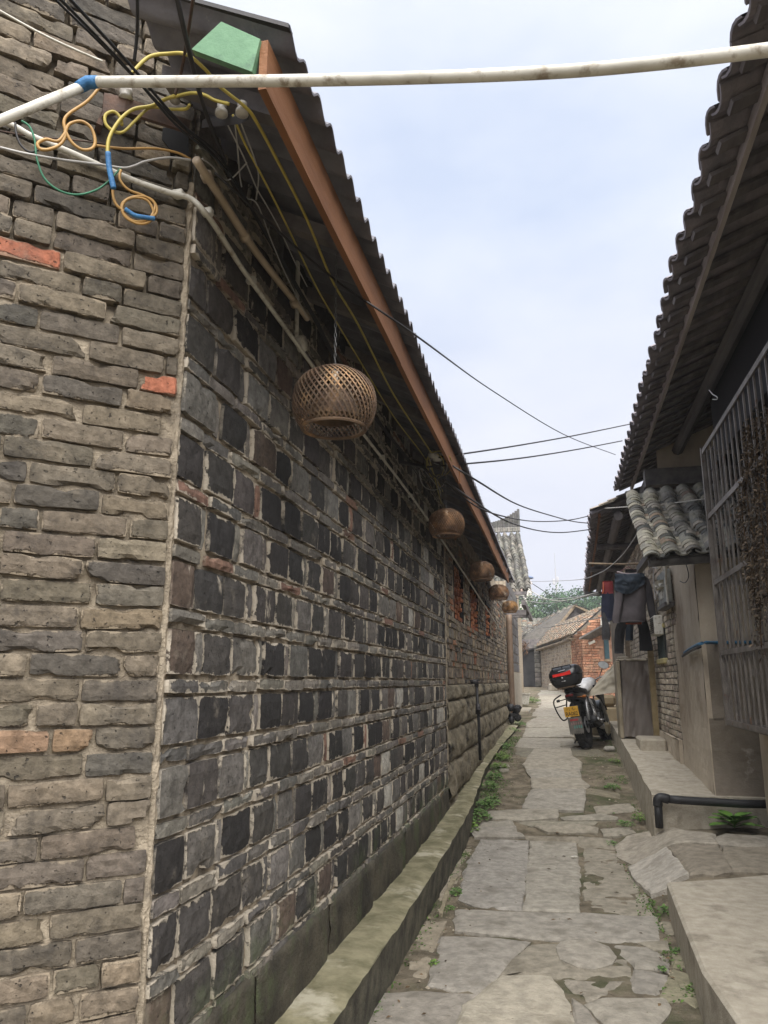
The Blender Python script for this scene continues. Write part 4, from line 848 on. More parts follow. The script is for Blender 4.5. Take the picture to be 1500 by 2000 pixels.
cd = [FC(-40, 215), FC(30, 248), FC(62, 266), FC(150, 303), FC(250, 348), FC(330, 376), FC(372, 388)] + [aX(398, 412, -.955), aX(420, 442, -.955), aX(470, 520, -.96), aX(520, 590, -.96), aX(575, 665, -.965), aX(625, 735, -.965), aX(700, 835, -.965), aX(860, 1050, -.96), aX(985, 1243, -.955)]
CDT = tag(empty('plastic_conduit', cd[7]), 'thin pale conduit clipped round the corner and along the charcoal wall', 'pipe')
m = MB(); m.tube(spl(cd, 6), .0085, 10); part(m, 'pipe', M_plasticW, True, CDT)
for (x, y) in ((345, 380), (402, 415), (488, 548), (640, 757), (745, 893), (800, 968)):
    q = FC(x, y, .012) if x < 372 else aX(x, y, -.975); m = MB(); m.rbox(q - V((.012, .012, .012)), q + V((.022, .012, .012)), .004); part(m, 'clip', M_plasticW, parent=CDT)
q = aX(583, 672, -.985); m = MB(); m.lathe([(0, .03), (.03, .03), (.034, .024), (.034, 0)], 18, Matrix.Translation(q) @ Matrix.Rotation(pi / 2, 4, 'Y')); part(m, 'junction_box', M_plasticW, True, CDT)
cb = [aX(383, 312, -.95), aX(430, 385, -.95), aX(500, 492, -.955), aX(578, 592, -.96), aX(600, 622, -.965)]
CBT = tag(empty('plastic_conduit', cb[0]), 'short thick beige conduit above the thin one, open at the corner end', 'pipe')
m = MB(); m.tube(spl(cb, 5), .0128, 14); part(m, 'pipe', M_plasticB, True, CBT)
for (x, y) in ((404, 345), (478, 462), (575, 592)):
    q = aX(x, y, -.955); m = MB(); m.tube([q - V((0, .010, -.004)), q + V((0, .012, -.004))], .018, 12); part(m, 'clamp', M_plasticB, True, CBT)
m = MB(); m.tube([aX(583, 450, -.985), aX(581, 560, -.985), aX(579, 660, -.985)], .009, 8); tag(m.build('riser_pipe', M_plasticW, loc=aX(581, 560, -.985)), 'short upright grey pipe on the wall rising from the junction box', 'pipe')
# twisted bundle of black cables sweeping to the corner and along the wall
for i, (a, b, c, d, e) in enumerate((((120, -20), (250, 122), (352, 240), (438, 318), 0), ((100, -20), (240, 125), (345, 245), (436, 326), 1), ((88, -20), (222, 110), (340, 232), (434, 322), 2))):
    pts = [pl(*a, CN + NF * .55, NF), pl(*b, CN + NF * .38, NF), pl(*c, CN + NF * .22, NF), aX(*d, -.9)]
    pts += [aX(520 + e * 5, 462 + e * 4, -.93), aX(600 + e * 6, 600 + e * 6, -.94), aX(690, 762 - e * 4, -.945), aX(800 + e * 3, 905, -.95), aX(850 + e * 5, 985 - e * 8, -.95)]
    thing_tube('black_cable', pts, .0042 - .0006 * e, M_black, ['thickest black cable of the bundle sweeping down from the upper left', 'middle black cable of the bundle crossing in front of the white conduit', 'lowest thin black cable of the bundle from the upper left'][i], 'cable', 'black cables strung over the corner')
thing_tube('black_cable', [aY(342, -20, 1.32), aY(368, 95, 1.33), aX(400, 215, -.84), aX(440, 316, -.90)], .0062, M_dk, 'stout dark grey cable hanging alone from the eave to the corner tie', 'cable')
thing_tube('black_cable', [aY(268, -20, 1.3), aY(268, 60, 1.32), aY(262, 120, 1.36)], .004, M_black, 'short black cable drop ending in a yellow tail near the corner', 'cable')
thing_tube('hanging_rod', [aY(380, -20, 1.4), aY(365, 80, 1.45), aY(352, 150, 1.5), aY(342, 185, 1.53)], .004, M_iron, 'thin brown rod slanting down behind the stout cable', 'rod')
thing_tube('yellow_cable', [aY(256, 145, 1.40), aY(290, 112, 1.42), aY(330, 105, 1.44), aY(365, 107, 1.46), aY(400, 135, 1.5), aX(428, 168, -.8), aX(480, 210, -.8), aX(502, 240, -.79), aX(545, 320, -.79), aX(600, 430, -.78), aX(650, 550, -.79), aX(700, 635, -.79), aX(760, 755, -.80), aX(800, 820, -.80), aX(845, 888, -.80)], .0045, M_yel, 'yellow cable arching over the white conduit then running under the orange board', 'cable')
thing_tube('yellow_cable', [FC(338, 190, .12), FC(372, 182, .12), aX(398, 185, -.88), aX(420, 196, -.87), aX(447, 203, -.86)], .0045, M_yel, 'short yellow cable joining the post insulator to the wall insulators', 'cable')
thing_tube('yellow_cable', [aX(455, 225, -.86), aX(478, 280, -.88), aX(520, 360, -.9), aX(560, 440, -.9), aX(610, 545, -.9), aX(640, 600, -.91), aX(700, 700, -.92), aX(770, 815, -.93), aX(830, 895, -.93), aX(865, 960, -.93)], .0035, M_yel, 'thin yellow cable dropping from the wall insulators close to the bricks', 'cable')
loopA = [FC(*q, .10) for q in ((345, 186), (318, 196), (295, 207), (262, 213), (240, 228), (222, 252), (212, 275), (210, 300))]
thing_tube('yellow_cable', loopA, .0052, M_yel, 'thick yellow cable curving down the corner to the upper blue splice', 'cable')
thing_tube('yellow_cable', [FC(*q, .09) for q in ((370, 205), (362, 213), (330, 213), (300, 209), (285, 215), (262, 238), (240, 258), (222, 256), (207, 243), (206, 225), (222, 218), (235, 230), (238, 245))], .0045, M_yel, 'yellow cable with a small curl beside the dark hole', 'cable')
thing_tube('ochre_cable', [FC(*q, .09) for q in ((195, 170), (170, 198), (135, 222), (125, 238), (128, 262), (118, 282), (95, 292), (78, 291), (74, 280), (90, 272), (112, 276), (126, 262), (135, 243), (158, 237), (178, 250), (186, 275), (180, 290), (160, 292), (140, 278), (127, 255))], .0045, M_org, 'ochre cable coiled twice left of the blue splice', 'cable')
thing_tube('ochre_cable', [FC(*q, .05) for q in ((186, 284), (240, 290), (300, 290), (345, 298), (374, 312))], .0036, M_org, 'upper ochre wire running right into the beige conduit mouth', 'cable')
thing_tube('ochre_cable', [FC(*q, .06) for q in ((0, 288), (50, 300), (120, 312), (200, 322), (240, 328), (262, 324), (285, 315), (330, 308), (374, 313))], .0034, M_wht, 'grey wire with a beige splice below the ochre wire', 'cable')
cc = (266, 405)
thing_tube('ochre_cable', [FC(*q, .07) for q in ((220, 368), (222, 388), (232, 405), (255, 418), (285, 425), (303, 420), (306, 405), (296, 390), (275, 383), (250, 388), (238, 405), (246, 425), (270, 437), (292, 433), (300, 415), (288, 392), (262, 386), (240, 396), (240, 415), (262, 432), (290, 428), (302, 408), (300, 395), (280, 382), (250, 370), (234, 350), (236, 332))], .0038, M_org, 'ochre wire wound in a tight coil, lowest on the corner', 'cable')
thing_tube('tape_splice', [FC(*q, .10) for q in ((211, 298), (213, 325), (218, 350), (222, 368))], .0075, M_blu, 'upright ribbed blue tape splice below the thick yellow cable', 'tape splice', n=10)
thing_tube('tape_splice', [FC(*q, .075) for q in ((244, 408), (262, 420), (280, 424), (302, 427))], .0062, M_blu, 'flat lying blue tape splice on the lowest coil', 'tape splice', n=10)
thing_tube('green_wire', [FC(*q, .06) for q in ((42, 236), (58, 248), (68, 275), (72, 310), (88, 350), (120, 374), (155, 380), (190, 370), (214, 352), (236, 328))], .0028, M_grn, 'thin green wire sagging in a wide loop on the bricks', 'wire')
thing_tube('white_wire', [FC(*q, .10) for q in ((-20, 10), (60, 55), (120, 85), (200, 120))], .0032, M_plasticW, 'thin white wire crossing the top left bricks', 'wire')
thing_tube('brown_wire', [FC(*q, .03) for q in ((-20, 252), (60, 266), (130, 272), (200, 280))], .0022, M_iron, 'thin brown wire level across the corner bricks', 'wire')
thing_tube('dark_wire', [FC(*q, .05) for q in ((30, 240), (32, 262), (42, 285), (60, 297), (80, 290))], .003, M_dk, 'short dark wire hooking under the conduit at far left', 'wire')
for i, (pts, lb) in enumerate(((((457, 226), (463, 280), (468, 340), (472, 365)), 'first pale wire from the wall insulator, falling straight'), (((463, 222), (475, 252), (497, 310), (505, 345), (500, 390)), 'second pale wire from the wall insulator, bowing outward'), (((445, 245), (475, 305), (500, 365), (520, 400), (545, 445), (575, 510), (600, 560)), 'pale wire slanting behind the yellow ones'), (((395, 310), (415, 325), (430, 345), (450, 350), (482, 318)), 'curled tie wire at the corner'), (((438, 312), (455, 350), (480, 385), (503, 400), (530, 470), (560, 540), (600, 620)), 'grey lashed wire following the black bundle'))):
    thing_tube('pale_wire', [aX(*q, -.88 - .01 * i) for q in pts], .0022, M_wht, lb, 'wire', 'loose wires below the insulators')
# bracket with two insulators on the lane wall, iron bracket on the chamfer
BT = tag(empty('insulator_bracket', aX(448, 228, -.9)), 'dark bar on the wall carrying two white porcelain knobs', 'insulator')
a = under(aX(411, 234, -.87)); b = under(aX(486, 226, -.82)); m = MB(); m.prism([a - V((0, 0, .012)), b - V((0, 0, .012)), b + V((0, 0, .012)), a + V((0, 0, .012))], (-.03, .01, 0)); part(m, 'bar', M_dk, parent=BT)
for (x, y) in ((433, 214), (473, 213)):
    q = under(aX(x, y, -.85)); m = MB(); m.lathe([(0, .02), (.012, .018), (.013, .008), (.009, .004), (.016, -.004), (.017, -.016), (0, -.016)], 14, Matrix.Translation(q)); part(m, 'insulator', M_porc, True, BT)
IB = tag(empty('iron_bracket', FC(235, 215)), 'rusty iron arm bolted across the corner bricks with a porcelain knob', 'bracket')
m = MB(); q = [FC(202, 186, .05), FC(245, 196, .07), FC(370, 240, .05), FC(366, 262, .05), FC(240, 222, .07), FC(198, 232, .05)]; m.prism(q, NF * .012)
q = [FC(210, 190, .05), FC(222, 193, .05), FC(200, 245, .05), FC(188, 240, .05)]; m.prism(q, -NF * .04); part(m, 'arm', M_iron, parent=IB)
m = MB(); m.lathe([(0, .022), (.016, .02), (.018, .006), (.012, 0), (.02, -.01), (0, -.012)], 16, Matrix.Translation(FC(246, 186, .08))); part(m, 'insulator', M_porc, True, IB)
m = MB(); m.lathe([(0, .020), (.013, .018), (.015, .004), (.009, 0), (.015, -.01), (0, -.012)], 14, Matrix.Translation(FC(342, 192, .10))); part(m, 'insulator', M_porc, True, IB)
m = MB(); q = [FC(318, 250, .012), FC(368, 250, .012), FC(368, 308, .012), FC(330, 290, .012), FC(316, 272, .012)]; m.prism(q, NF * .002); tag(m.build('wall_hole', M_dark), 'black broken hole in the corner brickwork under the iron arm', 'hole')
# knobs and knot of wires at mid eave
KN = tag(empty('insulator_bracket', aX(848, 888, -.82)), 'pair of pale knobs under the eave where the overhead wires gather', 'insulator')
for dx, dy in ((0, 0), (8, 6)): m = MB(); m.lathe([(0, .02), (.03, .018), (.035, 0), (.03, -.02), (0, -.025)], 12, Matrix.Translation(under(aX(846 + dx, 888 + dy, -.82)))); part(m, 'insulator', M_porc, True, KN)
m = MB(); q = aX(800, 905, -.9); m.prism([under(q_) for q_ in (aX(778, 898, -.93), aX(830, 908, -.82), aX(830, 913, -.82), aX(778, 904, -.93))], (0, .03, 0)); part(m, 'bar', M_dk, parent=KN)
random.seed(5)
for i in range(5):
    c0 = (845 + rnd(-22, 15), 925 + rnd(-20, 15)); a0 = rnd(0, 6); rx, ry = rnd(14, 26), rnd(16, 30)
    pts = [aX(c0[0] + cos(a0 + t * .75) * rx, c0[1] + sin(a0 + t * .75) * ry, -.84) for t in range(8)] + [aX(862, 960 + i * 6, -.9)]
    thing_tube('looped_wire', pts, .0032, [M_wht, M_yel, M_wht, M_dk, M_yel][i], ['widest pale loop', 'yellowish loop', 'small pale loop', 'dark loop', 'lowest yellow loop'][i] + ' in the tangle of wire under the eave knobs', 'wire', 'tangled wire loops below the eave knobs')
# overhead wires
def sky_wire(pts, r, mat, lb): return thing_tube('overhead_wire', pts, r, mat, lb, 'wire', 'overhead wires crossing the lane')
def S(*t): return [aY(x, y, Y) for x, y, Y in t]
sky_wire(S((420, 338, 1.75), (640, 535, 2.4), (805, 650, 3.6), (960, 762, 5.2), (1100, 848, 7), (1202, 888, 8.8)), .0042, M_dk, 'overhead wire starting highest at left, slanting down to the right eave')
sky_wire(S((858, 893, 4.7), (1000, 872, 6), (1120, 851, 7.5), (1232, 828, 9)), .007, M_dk, 'upper of two overhead wires climbing gently to the right')
sky_wire(S((835, 912, 4.7), (1000, 897, 6), (1120, 879, 7.5), (1215, 861, 9)), .007, M_dk, 'lower of two overhead wires climbing gently to the right')
sky_wire(S((868, 900, 4.8), (930, 938, 5.5), (1010, 985, 7), (1080, 1008, 9), (1130, 1020, 10.5), (1210, 1025, 10.6)), .007, M_dk, 'overhead wire sagging from the eave knobs to the curved tile roof')
sky_wire(S((825, 912, 4.8), (900, 968, 5.5), (960, 1002, 7), (1040, 1018, 9), (1110, 1016, 9.5), (1160, 1005, 10)), .006, M_dk, 'lightly sagging overhead wire ending at the low dark eave')
sky_wire(S((866, 935, 4.9), (920, 975, 5.5), (990, 1018, 7), (1050, 1036, 9), (1100, 1040, 9.5), (1160, 1033, 10)), .007, M_dk, 'lowest of three overhead wires sagging to the low dark eave')
sky_wire(S((1258, 1012, 7.4), (1240, 1050, 8), (1205, 1095, 9), (1165, 1122, 11), (1120, 1133, 15), (1035, 1136, 23)), .006, M_wht, 'pale wire swooping down from the curved tile roof to the blue lamp')
for i, (a, b, c, d) in enumerate((((1008, 1162), (1060, 1170), (1110, 1168), (1168, 1158)), ((1030, 1150), (1068, 1170), (1110, 1172), (1168, 1156)), ((1008, 1168), (1060, 1178), (1110, 1172), (1170, 1160)), ((1040, 1140), (1080, 1165), (1120, 1180), (1150, 1190)), ((1010, 1222), (1060, 1226), (1120, 1215), (1178, 1206)))):
    sky_wire(S((*a, 20), (*b, 18), (*c, 16), (*d, 14.5)), .009, [M_wht, M_plasticW, M_wht, M_dk, M_wht][i], ['upper pale', 'bright white double', 'third pale', 'dark slanting', 'lowest pale'][i] + ' wire in front of the trees')
sky_wire([aY(1180, 993, 9.6), aY(1290, 985, 7.6), aY(1378, 974, 7.2)], .006, M_plasticW, 'white cord along the top of the curved tile roof')
thing_tube('hook_wire', [aX(1385, 762, 1.0), aX(1392, 770, 1.0), aX(1400, 775, 1.0), aX(1400, 780, 1.0), aX(1392, 780, 1.0)], .003, M_wht, 'small wire hook hanging under the big eave', 'hook')
# ================================================================ DOWNPIPE, STANDPIPE, LANE BITS
y = 15.2; thing_tube('downpipe', [V((-.93, 15.22, G(15) + .12)), V((-.93, 15.22, 1.5)), V((-.93, 15.22, 2.62))], .06, plain('brown_pipe', (.14, .095, .065), .6), 'brown downpipe at the end of the long brick wall', 'pipe', n=10)
SPp = aX(938, 1481, -.875); t = tag(empty('standpipe', SPp), 'black water standpipe with a tap, leaning on the bulging stone wall', 'tap')
m = MB(); zt = 1.31; m.tube([SPp + V((0, 0, -.02)), SPp + V((-.005, 0, .35)), V((SPp.x - .02, SPp.y, zt))], .016, 10); part(m, 'pipe', M_black, True, t)
m = MB(); m.tube([(SPp.x - .02, SPp.y, zt - .02), (SPp.x - .02, SPp.y, zt + .03), (SPp.x - .06, SPp.y - .06, zt + .03)], .026, 8); m.tube([(SPp.x - .05, SPp.y, zt + .05), (SPp.x + .02, SPp.y, zt + .05)], .008, 6); part(m, 'tap', M_dk, True, t)
m = MB(); m.tube([(SPp.x - .01, SPp.y, 1.0), (SPp.x - .01, SPp.y, 1.11)], [.03, .026], 10); m.lathe([(0, .02), (.028, .016), (.03, 0), (0, -.016)], 12, Matrix.Translation((SPp.x, SPp.y - .04, 1.04))); part(m, 'water_meter', M_dk, True, t)
pc = gp(1015, 1379); t = tag(empty('planter', pc), 'ribbed off-white plastic planter on the doorstep block at the lane bend', 'planter')
m = MB(); Mx = Matrix.Translation((pc.x, pc.y, G(pc.y) + .04)); m.add([Mx @ V((s * a, b, z)) for z, s in ((0, .22), (.26, .26)) for a, b in ((-1, -.1), (1, -.1), (1, .12), (-1, .12))], [(0, 1, 5, 4), (1, 2, 6, 5), (2, 3, 7, 6), (3, 0, 4, 7), (3, 2, 1, 0)])
for k in range(12): m.box((-.23 + k * .04, -.112, .01), (-.215 + k * .04, -.10, .25), M=Mx)
part(m, 'box', M_plasticW, parent=t)
m = MB(); m.box((-.27, -.12, .25), (.27, -.10, .28), M=Mx); m.box((-.27, .11, .25), (.27, .13, .28), M=Mx); m.box((-.27, -.10, .25), (-.25, .11, .28), M=Mx); m.box((.25, -.10, .25), (.27, .11, .28), M=Mx); m.box((-.25, -.1, .22), (.25, .11, .235), M=Mx); part(m, 'rim', M_plasticW, parent=t)
m = MB(); m.rbox((-1.15, 17.6, G(18) - .1), (-.72, 19.9, G(19) + .02), .02); tag(m.build('doorstep_block', M_conc, loc=(-.9, 18.7, G(18))), 'low pale step before the ribbed planter', 'step')
m = MB(); c = V((-.86, 14.6, G(14.6))); 
for k in range(9): m.lathe([(0, .09), (.06, .07), (.08, .02), (.06, -.03), (0, -.04)], 8, Matrix.Translation(c + V((rnd(-.06, .08), rnd(-.1, .1), .1 + k * .03 + rnd(-.02, .02)))) @ Matrix.Rotation(rnd(0, 2), 4, 'X') @ Matrix.Diagonal((rnd(.6, 1.1), rnd(.6, 1), 1, 1)))
tag(m.build('rubbish_heap', M_black, smooth=True, loc=c), 'small black heap of rubbish at the foot of the brown downpipe', 'rubbish')
c = gp(1078, 1355); c = gp(1082, 1350); m = MB(); m.rbox((-.16, -.14, -.02), (.15, .14, .26), .05, M=Matrix.Translation(c) @ Matrix.Rotation(.3, 4, 'Z')); tag(m.build('stone_block', M_conc, loc=c), 'mossy block of stone by the weathered brick wall beyond the top box', 'stone')
# black drain pipe
dp = [aY(1560, 1572, 6.72), aY(1450, 1570, 6.72), aY(1330, 1563, 6.72), aY(1300, 1560, 6.72)]
t = tag(empty('drain_pipe', dp[-1]), 'black plastic drain pipe across the pavement end, elbowed down to the lane', 'pipe')
m = MB(); m.tube(dp, .031, 14); part(m, 'pipe', M_black, True, t)
e_ = aY(1285, 1558, 6.72); bt = aY(1288, 1616, 6.74); m = MB(); m.tube(spl([aY(1306, 1561, 6.72), aY(1292, 1558, 6.72), aY(1285, 1562, 6.72), aY(1285, 1574, 6.72)], 4), .037, 14); part(m, 'elbow', M_black, True, t)
m = MB(); m.tube([aY(1285, 1568, 6.72), bt], .031, 14); part(m, 'outlet', M_black, True, t)
# concrete step, slab plinth
def stn(name, a, b, r, mat, lb, cat, rot=0):
    c = (V(a) + V(b)) / 2; h_ = (V(b) - V(a)) / 2; m = MB(); m.rbox(-h_, h_, r, M=Matrix.Rotation(rot, 4, 'Z')); o = m.build(name, mat); o.location = c; return tag(o, lb, cat)
stn('stone_step', (.84, 9.35, .55), (1.125, 9.9, .715), .02, M_conc, 'loose concrete step on the pavement beside the pale brick wall', 'step')
m = MB(); c = gp(1190, 1466); m.rbox((-.07, -.06, -.02), (.08, .06, .06), .03, M=Matrix.Translation(c) @ Matrix.Rotation(.4, 4, 'Z')); tag(m.build('loose_stone', M_slab, loc=c), 'loose grey stone on the ground by the front wheel', 'stone')
stn('litter', gp(1120, 1678) + V((-.02, -.008, .01)), gp(1120, 1678) + V((.03, .014, .022)), .003, M_plasticW, 'crumpled white scrap of litter on the brown slab', 'litter', .4)
# timber post, blue rods on the pier
m = MB(); m.box((1.06, 9.95, .58), (1.125, 10.03, 1.78)); o = m.build('timber_post', woodm('yellow_wood', (.20, .15, .075), (.30, .235, .13)), loc=(1.09, 9.98, .6)); tag(o, 'yellowish timber post standing beside the covered cabinet', 'post')
m = MB(); m.box((1.06, 13.2, .6), (1.13, 13.28, 2.4)); o = m.build('timber_post', M_wood, loc=(1.08, 13.25, .6)); tag(o, 'farther thin timber post rising behind the covered cabinet', 'post')
bp = [aX(1337, 1275, 1.13), aX(1352, 1265, 1.13), aX(1372, 1256, 1.13), aY(1398, 1255, 6.86), aY(1470, 1254, 6.86)]
thing_tube('blue_rod', bp, .014, plain('blue_plastic', (.05, .17, .30), .45), 'blue plastic rod bent round the plaster pier ledge', 'rod', k=3, n=8)
thing_tube('grey_rod', [p + V((-.02, 0, -.03)) for p in bp[:3]], .012, M_dk, 'grey rod tucked just below the blue one on the pier', 'rod', k=3, n=8)
# meter boxes and vent on the pale brick wall
t = tag(empty('meter_box', (1.12, 9.0, 2.1)), 'clear plastic electricity meter box high on the pale brick wall', 'meter box')
m = MB(); a = aX(1284, 1120, 1.09); b = aX(1303, 1176, 1.09); m.rbox((1.08, b.y, b.z), (1.15, a.y, a.z - .03), .01); part(m, 'case', worn('clear_case', (.26, .27, .25), (.45, .46, .43), 12, .15, .1, 40), parent=t)
m = MB(); m.rbox((1.07, b.y + .12, b.z + .24), (1.081, a.y - .15, a.z - .2), .01); m.rbox((1.072, b.y + .2, b.z + .06), (1.081, a.y - .15, b.z + .14), .003); part(m, 'meter', M_plasticW, parent=t)
m = MB(); m.box((1.06, b.y - .03, b.z - .04), (1.155, a.y + .03, b.z)); part(m, 'shelf', M_beam, parent=t)
for pts, r_, mt, lb in (([(1300, 1100), (1301, 1140), (1305, 1180)], .012, M_plasticW, 'white conduit dropping beside the clear meter box'), ([(1262, 1080), (1272, 1105), (1284, 1110)], .006, M_wht, 'pale cable looping from the curved roof to the meters'), ([(1276, 1090), (1277, 1140), (1280, 1170), (1284, 1160), (1279, 1150)], .006, M_wht, 'pale cable curled left of the meter box'), ([(1340, 1102), (1345, 1125), (1338, 1138), (1328, 1135)], .004, M_dk, 'thin dark wire curling over the bare bricks')):
    thing_tube('meter_cable', [aX(*q, 1.09) for q in pts], r_, mt, lb, 'cable')
t = tag(empty('vent_box', (1.1, 10.3, 1.9)), 'grey louvred box just above the small green-barred window', 'vent')
m = MB(); a = aX(1272, 1207, 1.07); b = aX(1283, 1245, 1.07); m.rbox((1.05, b.y, b.z + .03), (1.15, a.y, a.z), .01); part(m, 'case', M_plasticW, parent=t)
m = MB()
for k in range(8): m.box((1.042, b.y + .03, b.z + .06 + k * .022), (1.051, a.y - .03, b.z + .068 + k * .022))
part(m, 'louvre', M_dk, parent=t)
# ================================================================ COVERED CABINET
CB = tag(empty('covered_cabinet', (.92, 10.45, .64)), 'tall cabinet shrouded in wrinkled brown-grey plastic sheet, beside the laundry', 'cabinet')
m = MB(); m.rbox((.77, 10.47, .64), (1.10, 10.85, 1.60), .02); part(m, 'case', M_wood, parent=CB)
def drape(a, b):
    per = [(.765, 10.88), (.76, 10.44), (1.115, 10.44), (1.13, 10.86)]; s = a * 3; i = min(int(s), 2); f = s - i
    p = V((*per[i], 0)).lerp(V((*per[i + 1], 0)), f); z = .655 + (1 - b) * .965
    w_ = NZ.noise(V((a * 7, z * 2.2 + a * 5, 2))) * .035 + NZ.noise(V((a * 18, z * 7 - a * 20, 5))) * .014 - abs(NZ.noise(V((a * 5 + z * 2, z * 3, 8)))) * .02
    o = V((0, -1, 0)) if i == 1 else V((-1, 0, 0)) if i == 0 else V((1, 0, 0)); p = p + o * (w_ + .02 * b); p.z = z + NZ.noise(V((a * 9, 1, 1))) * .03 * b; return p
m = MB(); m.grid(drape, 80, 60); part(m, 'plastic_sheet', worn('brown_sheet', (.12, .10, .088), (.21, .185, .165), 3, .34, .6, 25, c3=(.30, .275, .25), s3=4, t3=(.6, .7), stretch=(1, 1, .4)), True, CB)
m = MB(); m.rbox((.73, 10.42, 1.60), (1.09, 10.86, 1.63), .01); m.rbox((.74, 10.46, 1.63), (.87, 10.7, 1.66), .01); part(m, 'top_board', M_conc, parent=CB)
m = MB(); m.rbox((.705, 10.42, .64), (.755, 10.86, 1.60), .01); part(m, 'side_panel', worn('pale_board', (.22, .185, .13), (.34, .295, .22), 4, .8, .4, 30), parent=CB)
t = MB(); t.grid(lambda a, b: V((.86 - a * .52 * (b * .9 + .1) + NZ.noise(V((a * 6, b * 5, 1))) * .03, 11.75 + a * .4 + NZ.noise(V((a * 5, b * 6, 9))) * .05, 1.62 - b * .42 - a * b * .08)), 20, 16)
tag(t.build('draped_sheet', worn('cream_sheet', (.30, .265, .20), (.40, .36, .29), 4, .8, .4, 20), smooth=True, loc=(.6, 11.9, 1.3)), 'cream cloth sheet sloping off the cabinet toward the motorcycle mirror', 'sheet')
m = MB(); m.rbox((.50, 13.6, .5), (1.0, 14.2, .92), .03); m.rbox((.56, 13.7, .93), (.9, 14.1, 1.12), .05); tag(m.build('stone_block', worn('ochre_stone', (.26, .20, .12), (.36, .29, .19), 4, .9, .5, 30), loc=(.75, 13.9, .55)), 'stacked ochre stone blocks behind the motorcycle handlebar', 'stone')
m = MB(); m.rbox((.42, 12.7, .52), (.72, 13.1, .72), .04); tag(m.build('cardboard_scrap', worn('yellow_card', (.34, .29, .19), (.44, .38, .26), 4, .85, .3, 30), loc=(.6, 12.9, .6)), 'pale yellow basin beside the motorcycle front wheel', 'basin')
# ================================================================ LAUNDRY
random.seed(11)
def garment(rings, seed, fold=.012, nf=5, n=28, twist=0):
    """rings: (centre, half width, half depth); returns vertices of one closed skin with hanging folds"""
    m = MB(); pr = []
    for i, (c, a, b) in enumerate(rings):
        pr.append((V(c), a * .9, b * .9))
    out = []
    for i in range(len(pr) - 1):
        for k in range(4):
            t = k / 4; out.append((pr[i][0].lerp(pr[i + 1][0], t), pr[i][1] * (1 - t) + pr[i + 1][1] * t, pr[i][2] * (1 - t) + pr[i + 1][2] * t))
    out.append(pr[-1]); vs = []
    for i, (c, a, b) in enumerate(out):
        for k in range(n):
            th = 2 * pi * k / n; f = 1 + (NZ.noise(V((cos(th) * 1.6 + seed, sin(th) * 1.6, c.z * 1.4))) + .5 * NZ.noise(V((cos(th) * 4 + seed, sin(th) * 4, c.z * 5)))) * fold / max(b, .02)
            sq = .75; vs.append(c + V((a * math.copysign(abs(cos(th)) ** sq, cos(th)), b * f * math.copysign(abs(sin(th)) ** sq, sin(th)), NZ.noise(V((th, seed, 0))) * .008)))
    L_ = len(out); fs = [(i * n + k, i * n + (k + 1) % n, (i + 1) * n + (k + 1) % n, (i + 1) * n + k) for i in range(L_ - 1) for k in range(n)]
    fs += [tuple(range(n)), tuple((L_ - 1) * n + k for k in range(n - 1, -1, -1))]; m.add(vs, fs); return m
def J(x, y, Y=10.5): return aY(x, y, Y * .895)
thing_tube('drying_pole', [V((.40, 9.4, 2.73)), V((.8, 9.41, 2.71)), V((1.16, 9.42, 2.72))], .012, M_wood, 'bamboo drying pole under the low eave carrying the laundry', 'pole', n=8)
JK = tag(empty('jacket', J(1240, 1210)), 'grey-mauve hooded jacket hung from behind on a hanger, longest garment', 'jacket')
Mgj = worn('grey_jacket_cloth', (.06, .052, .056), (.108, .094, .10), 4, .8, .5, 30); Mnav = worn('navy_cloth', (.014, .022, .034), (.028, .04, .056), 6, .75, .4, 40)
m = garment([(J(1233, 1215), .17, .075), (J(1232, 1205), .19, .08), (J(1233, 1185), .18, .075), (J(1236, 1160), .18, .07), (J(1237, 1140), .175, .065), (J(1237, 1130), .15, .055), (J(1237, 1119), .06, .03)], 3, .034); part(m, 'body', Mgj, True, JK)
m = garment([(J(1204, 1217, 10.42), .042, .035), (J(1203, 1212, 10.43), .05, .045), (J(1207, 1185, 10.43), .055, .05), (J(1210, 1160, 10.45), .06, .05), (J(1214, 1140, 10.47), .055, .05), (J(1222, 1127, 10.5), .04, .03)], 9, .016, n=16); part(m, 'sleeve', Mgj, True, JK)
m = garment([(J(1276, 1208), .04, .035), (J(1274, 1200), .045, .04), (J(1270, 1175), .05, .045), (J(1265, 1150), .055, .05), (J(1259, 1132), .055, .045), (J(1250, 1122), .04, .03)], 19, .014, n=16); o = part(m, 'sleeve', worn('black_sleeve_cloth', (.028, .026, .03), (.05, .046, .05), 6, .8, .4, 40), True, JK)
m = MB(); 
def hood(a, b): p = J(1201 + a * 58, 1118 + b * (34 + 8 * sin(a * pi * 1.3) - 10 * max(0, a - .5)), 10.39); p += V((0, -.035 * sin(pi * a) * sin(pi * min(1, b * 1.1)) + NZ.noise(V((a * 5, b * 4, 0))) * .03 + (.09 if b == 0 else 0), 0)); return p
m.grid(hood, 24, 14); m.grid(lambda a, b: hood(a, b) + V((0, .035, 0)), 24, 14); m.grid(lambda a, b: hood(a, 1) + V((0, .035 * b, 0)), 24, 1); part(m, 'hood', Mnav, True, JK)
m = MB(); m.tube(spl([J(1205, 1117, 10.45), J(1222, 1121, 10.41), J(1240, 1121, 10.41), J(1252, 1115, 10.45)], 5), .013, 8); part(m, 'collar', worn('grey_lining', (.24, .20, .20), (.3, .26, .26), 8, .8, .2, 60), True, JK)
m = MB(); m.rbox(J(1215, 1143, 10.36), J(1228, 1133, 10.36) + V((0, .02, 0)), .008); part(m, 'toggle_flap', Mnav, parent=JK)
hg = tag(empty('clothes_hanger', J(1228, 1112)), 'dark pink wire hanger in the neck of the hooded jacket', 'hanger')
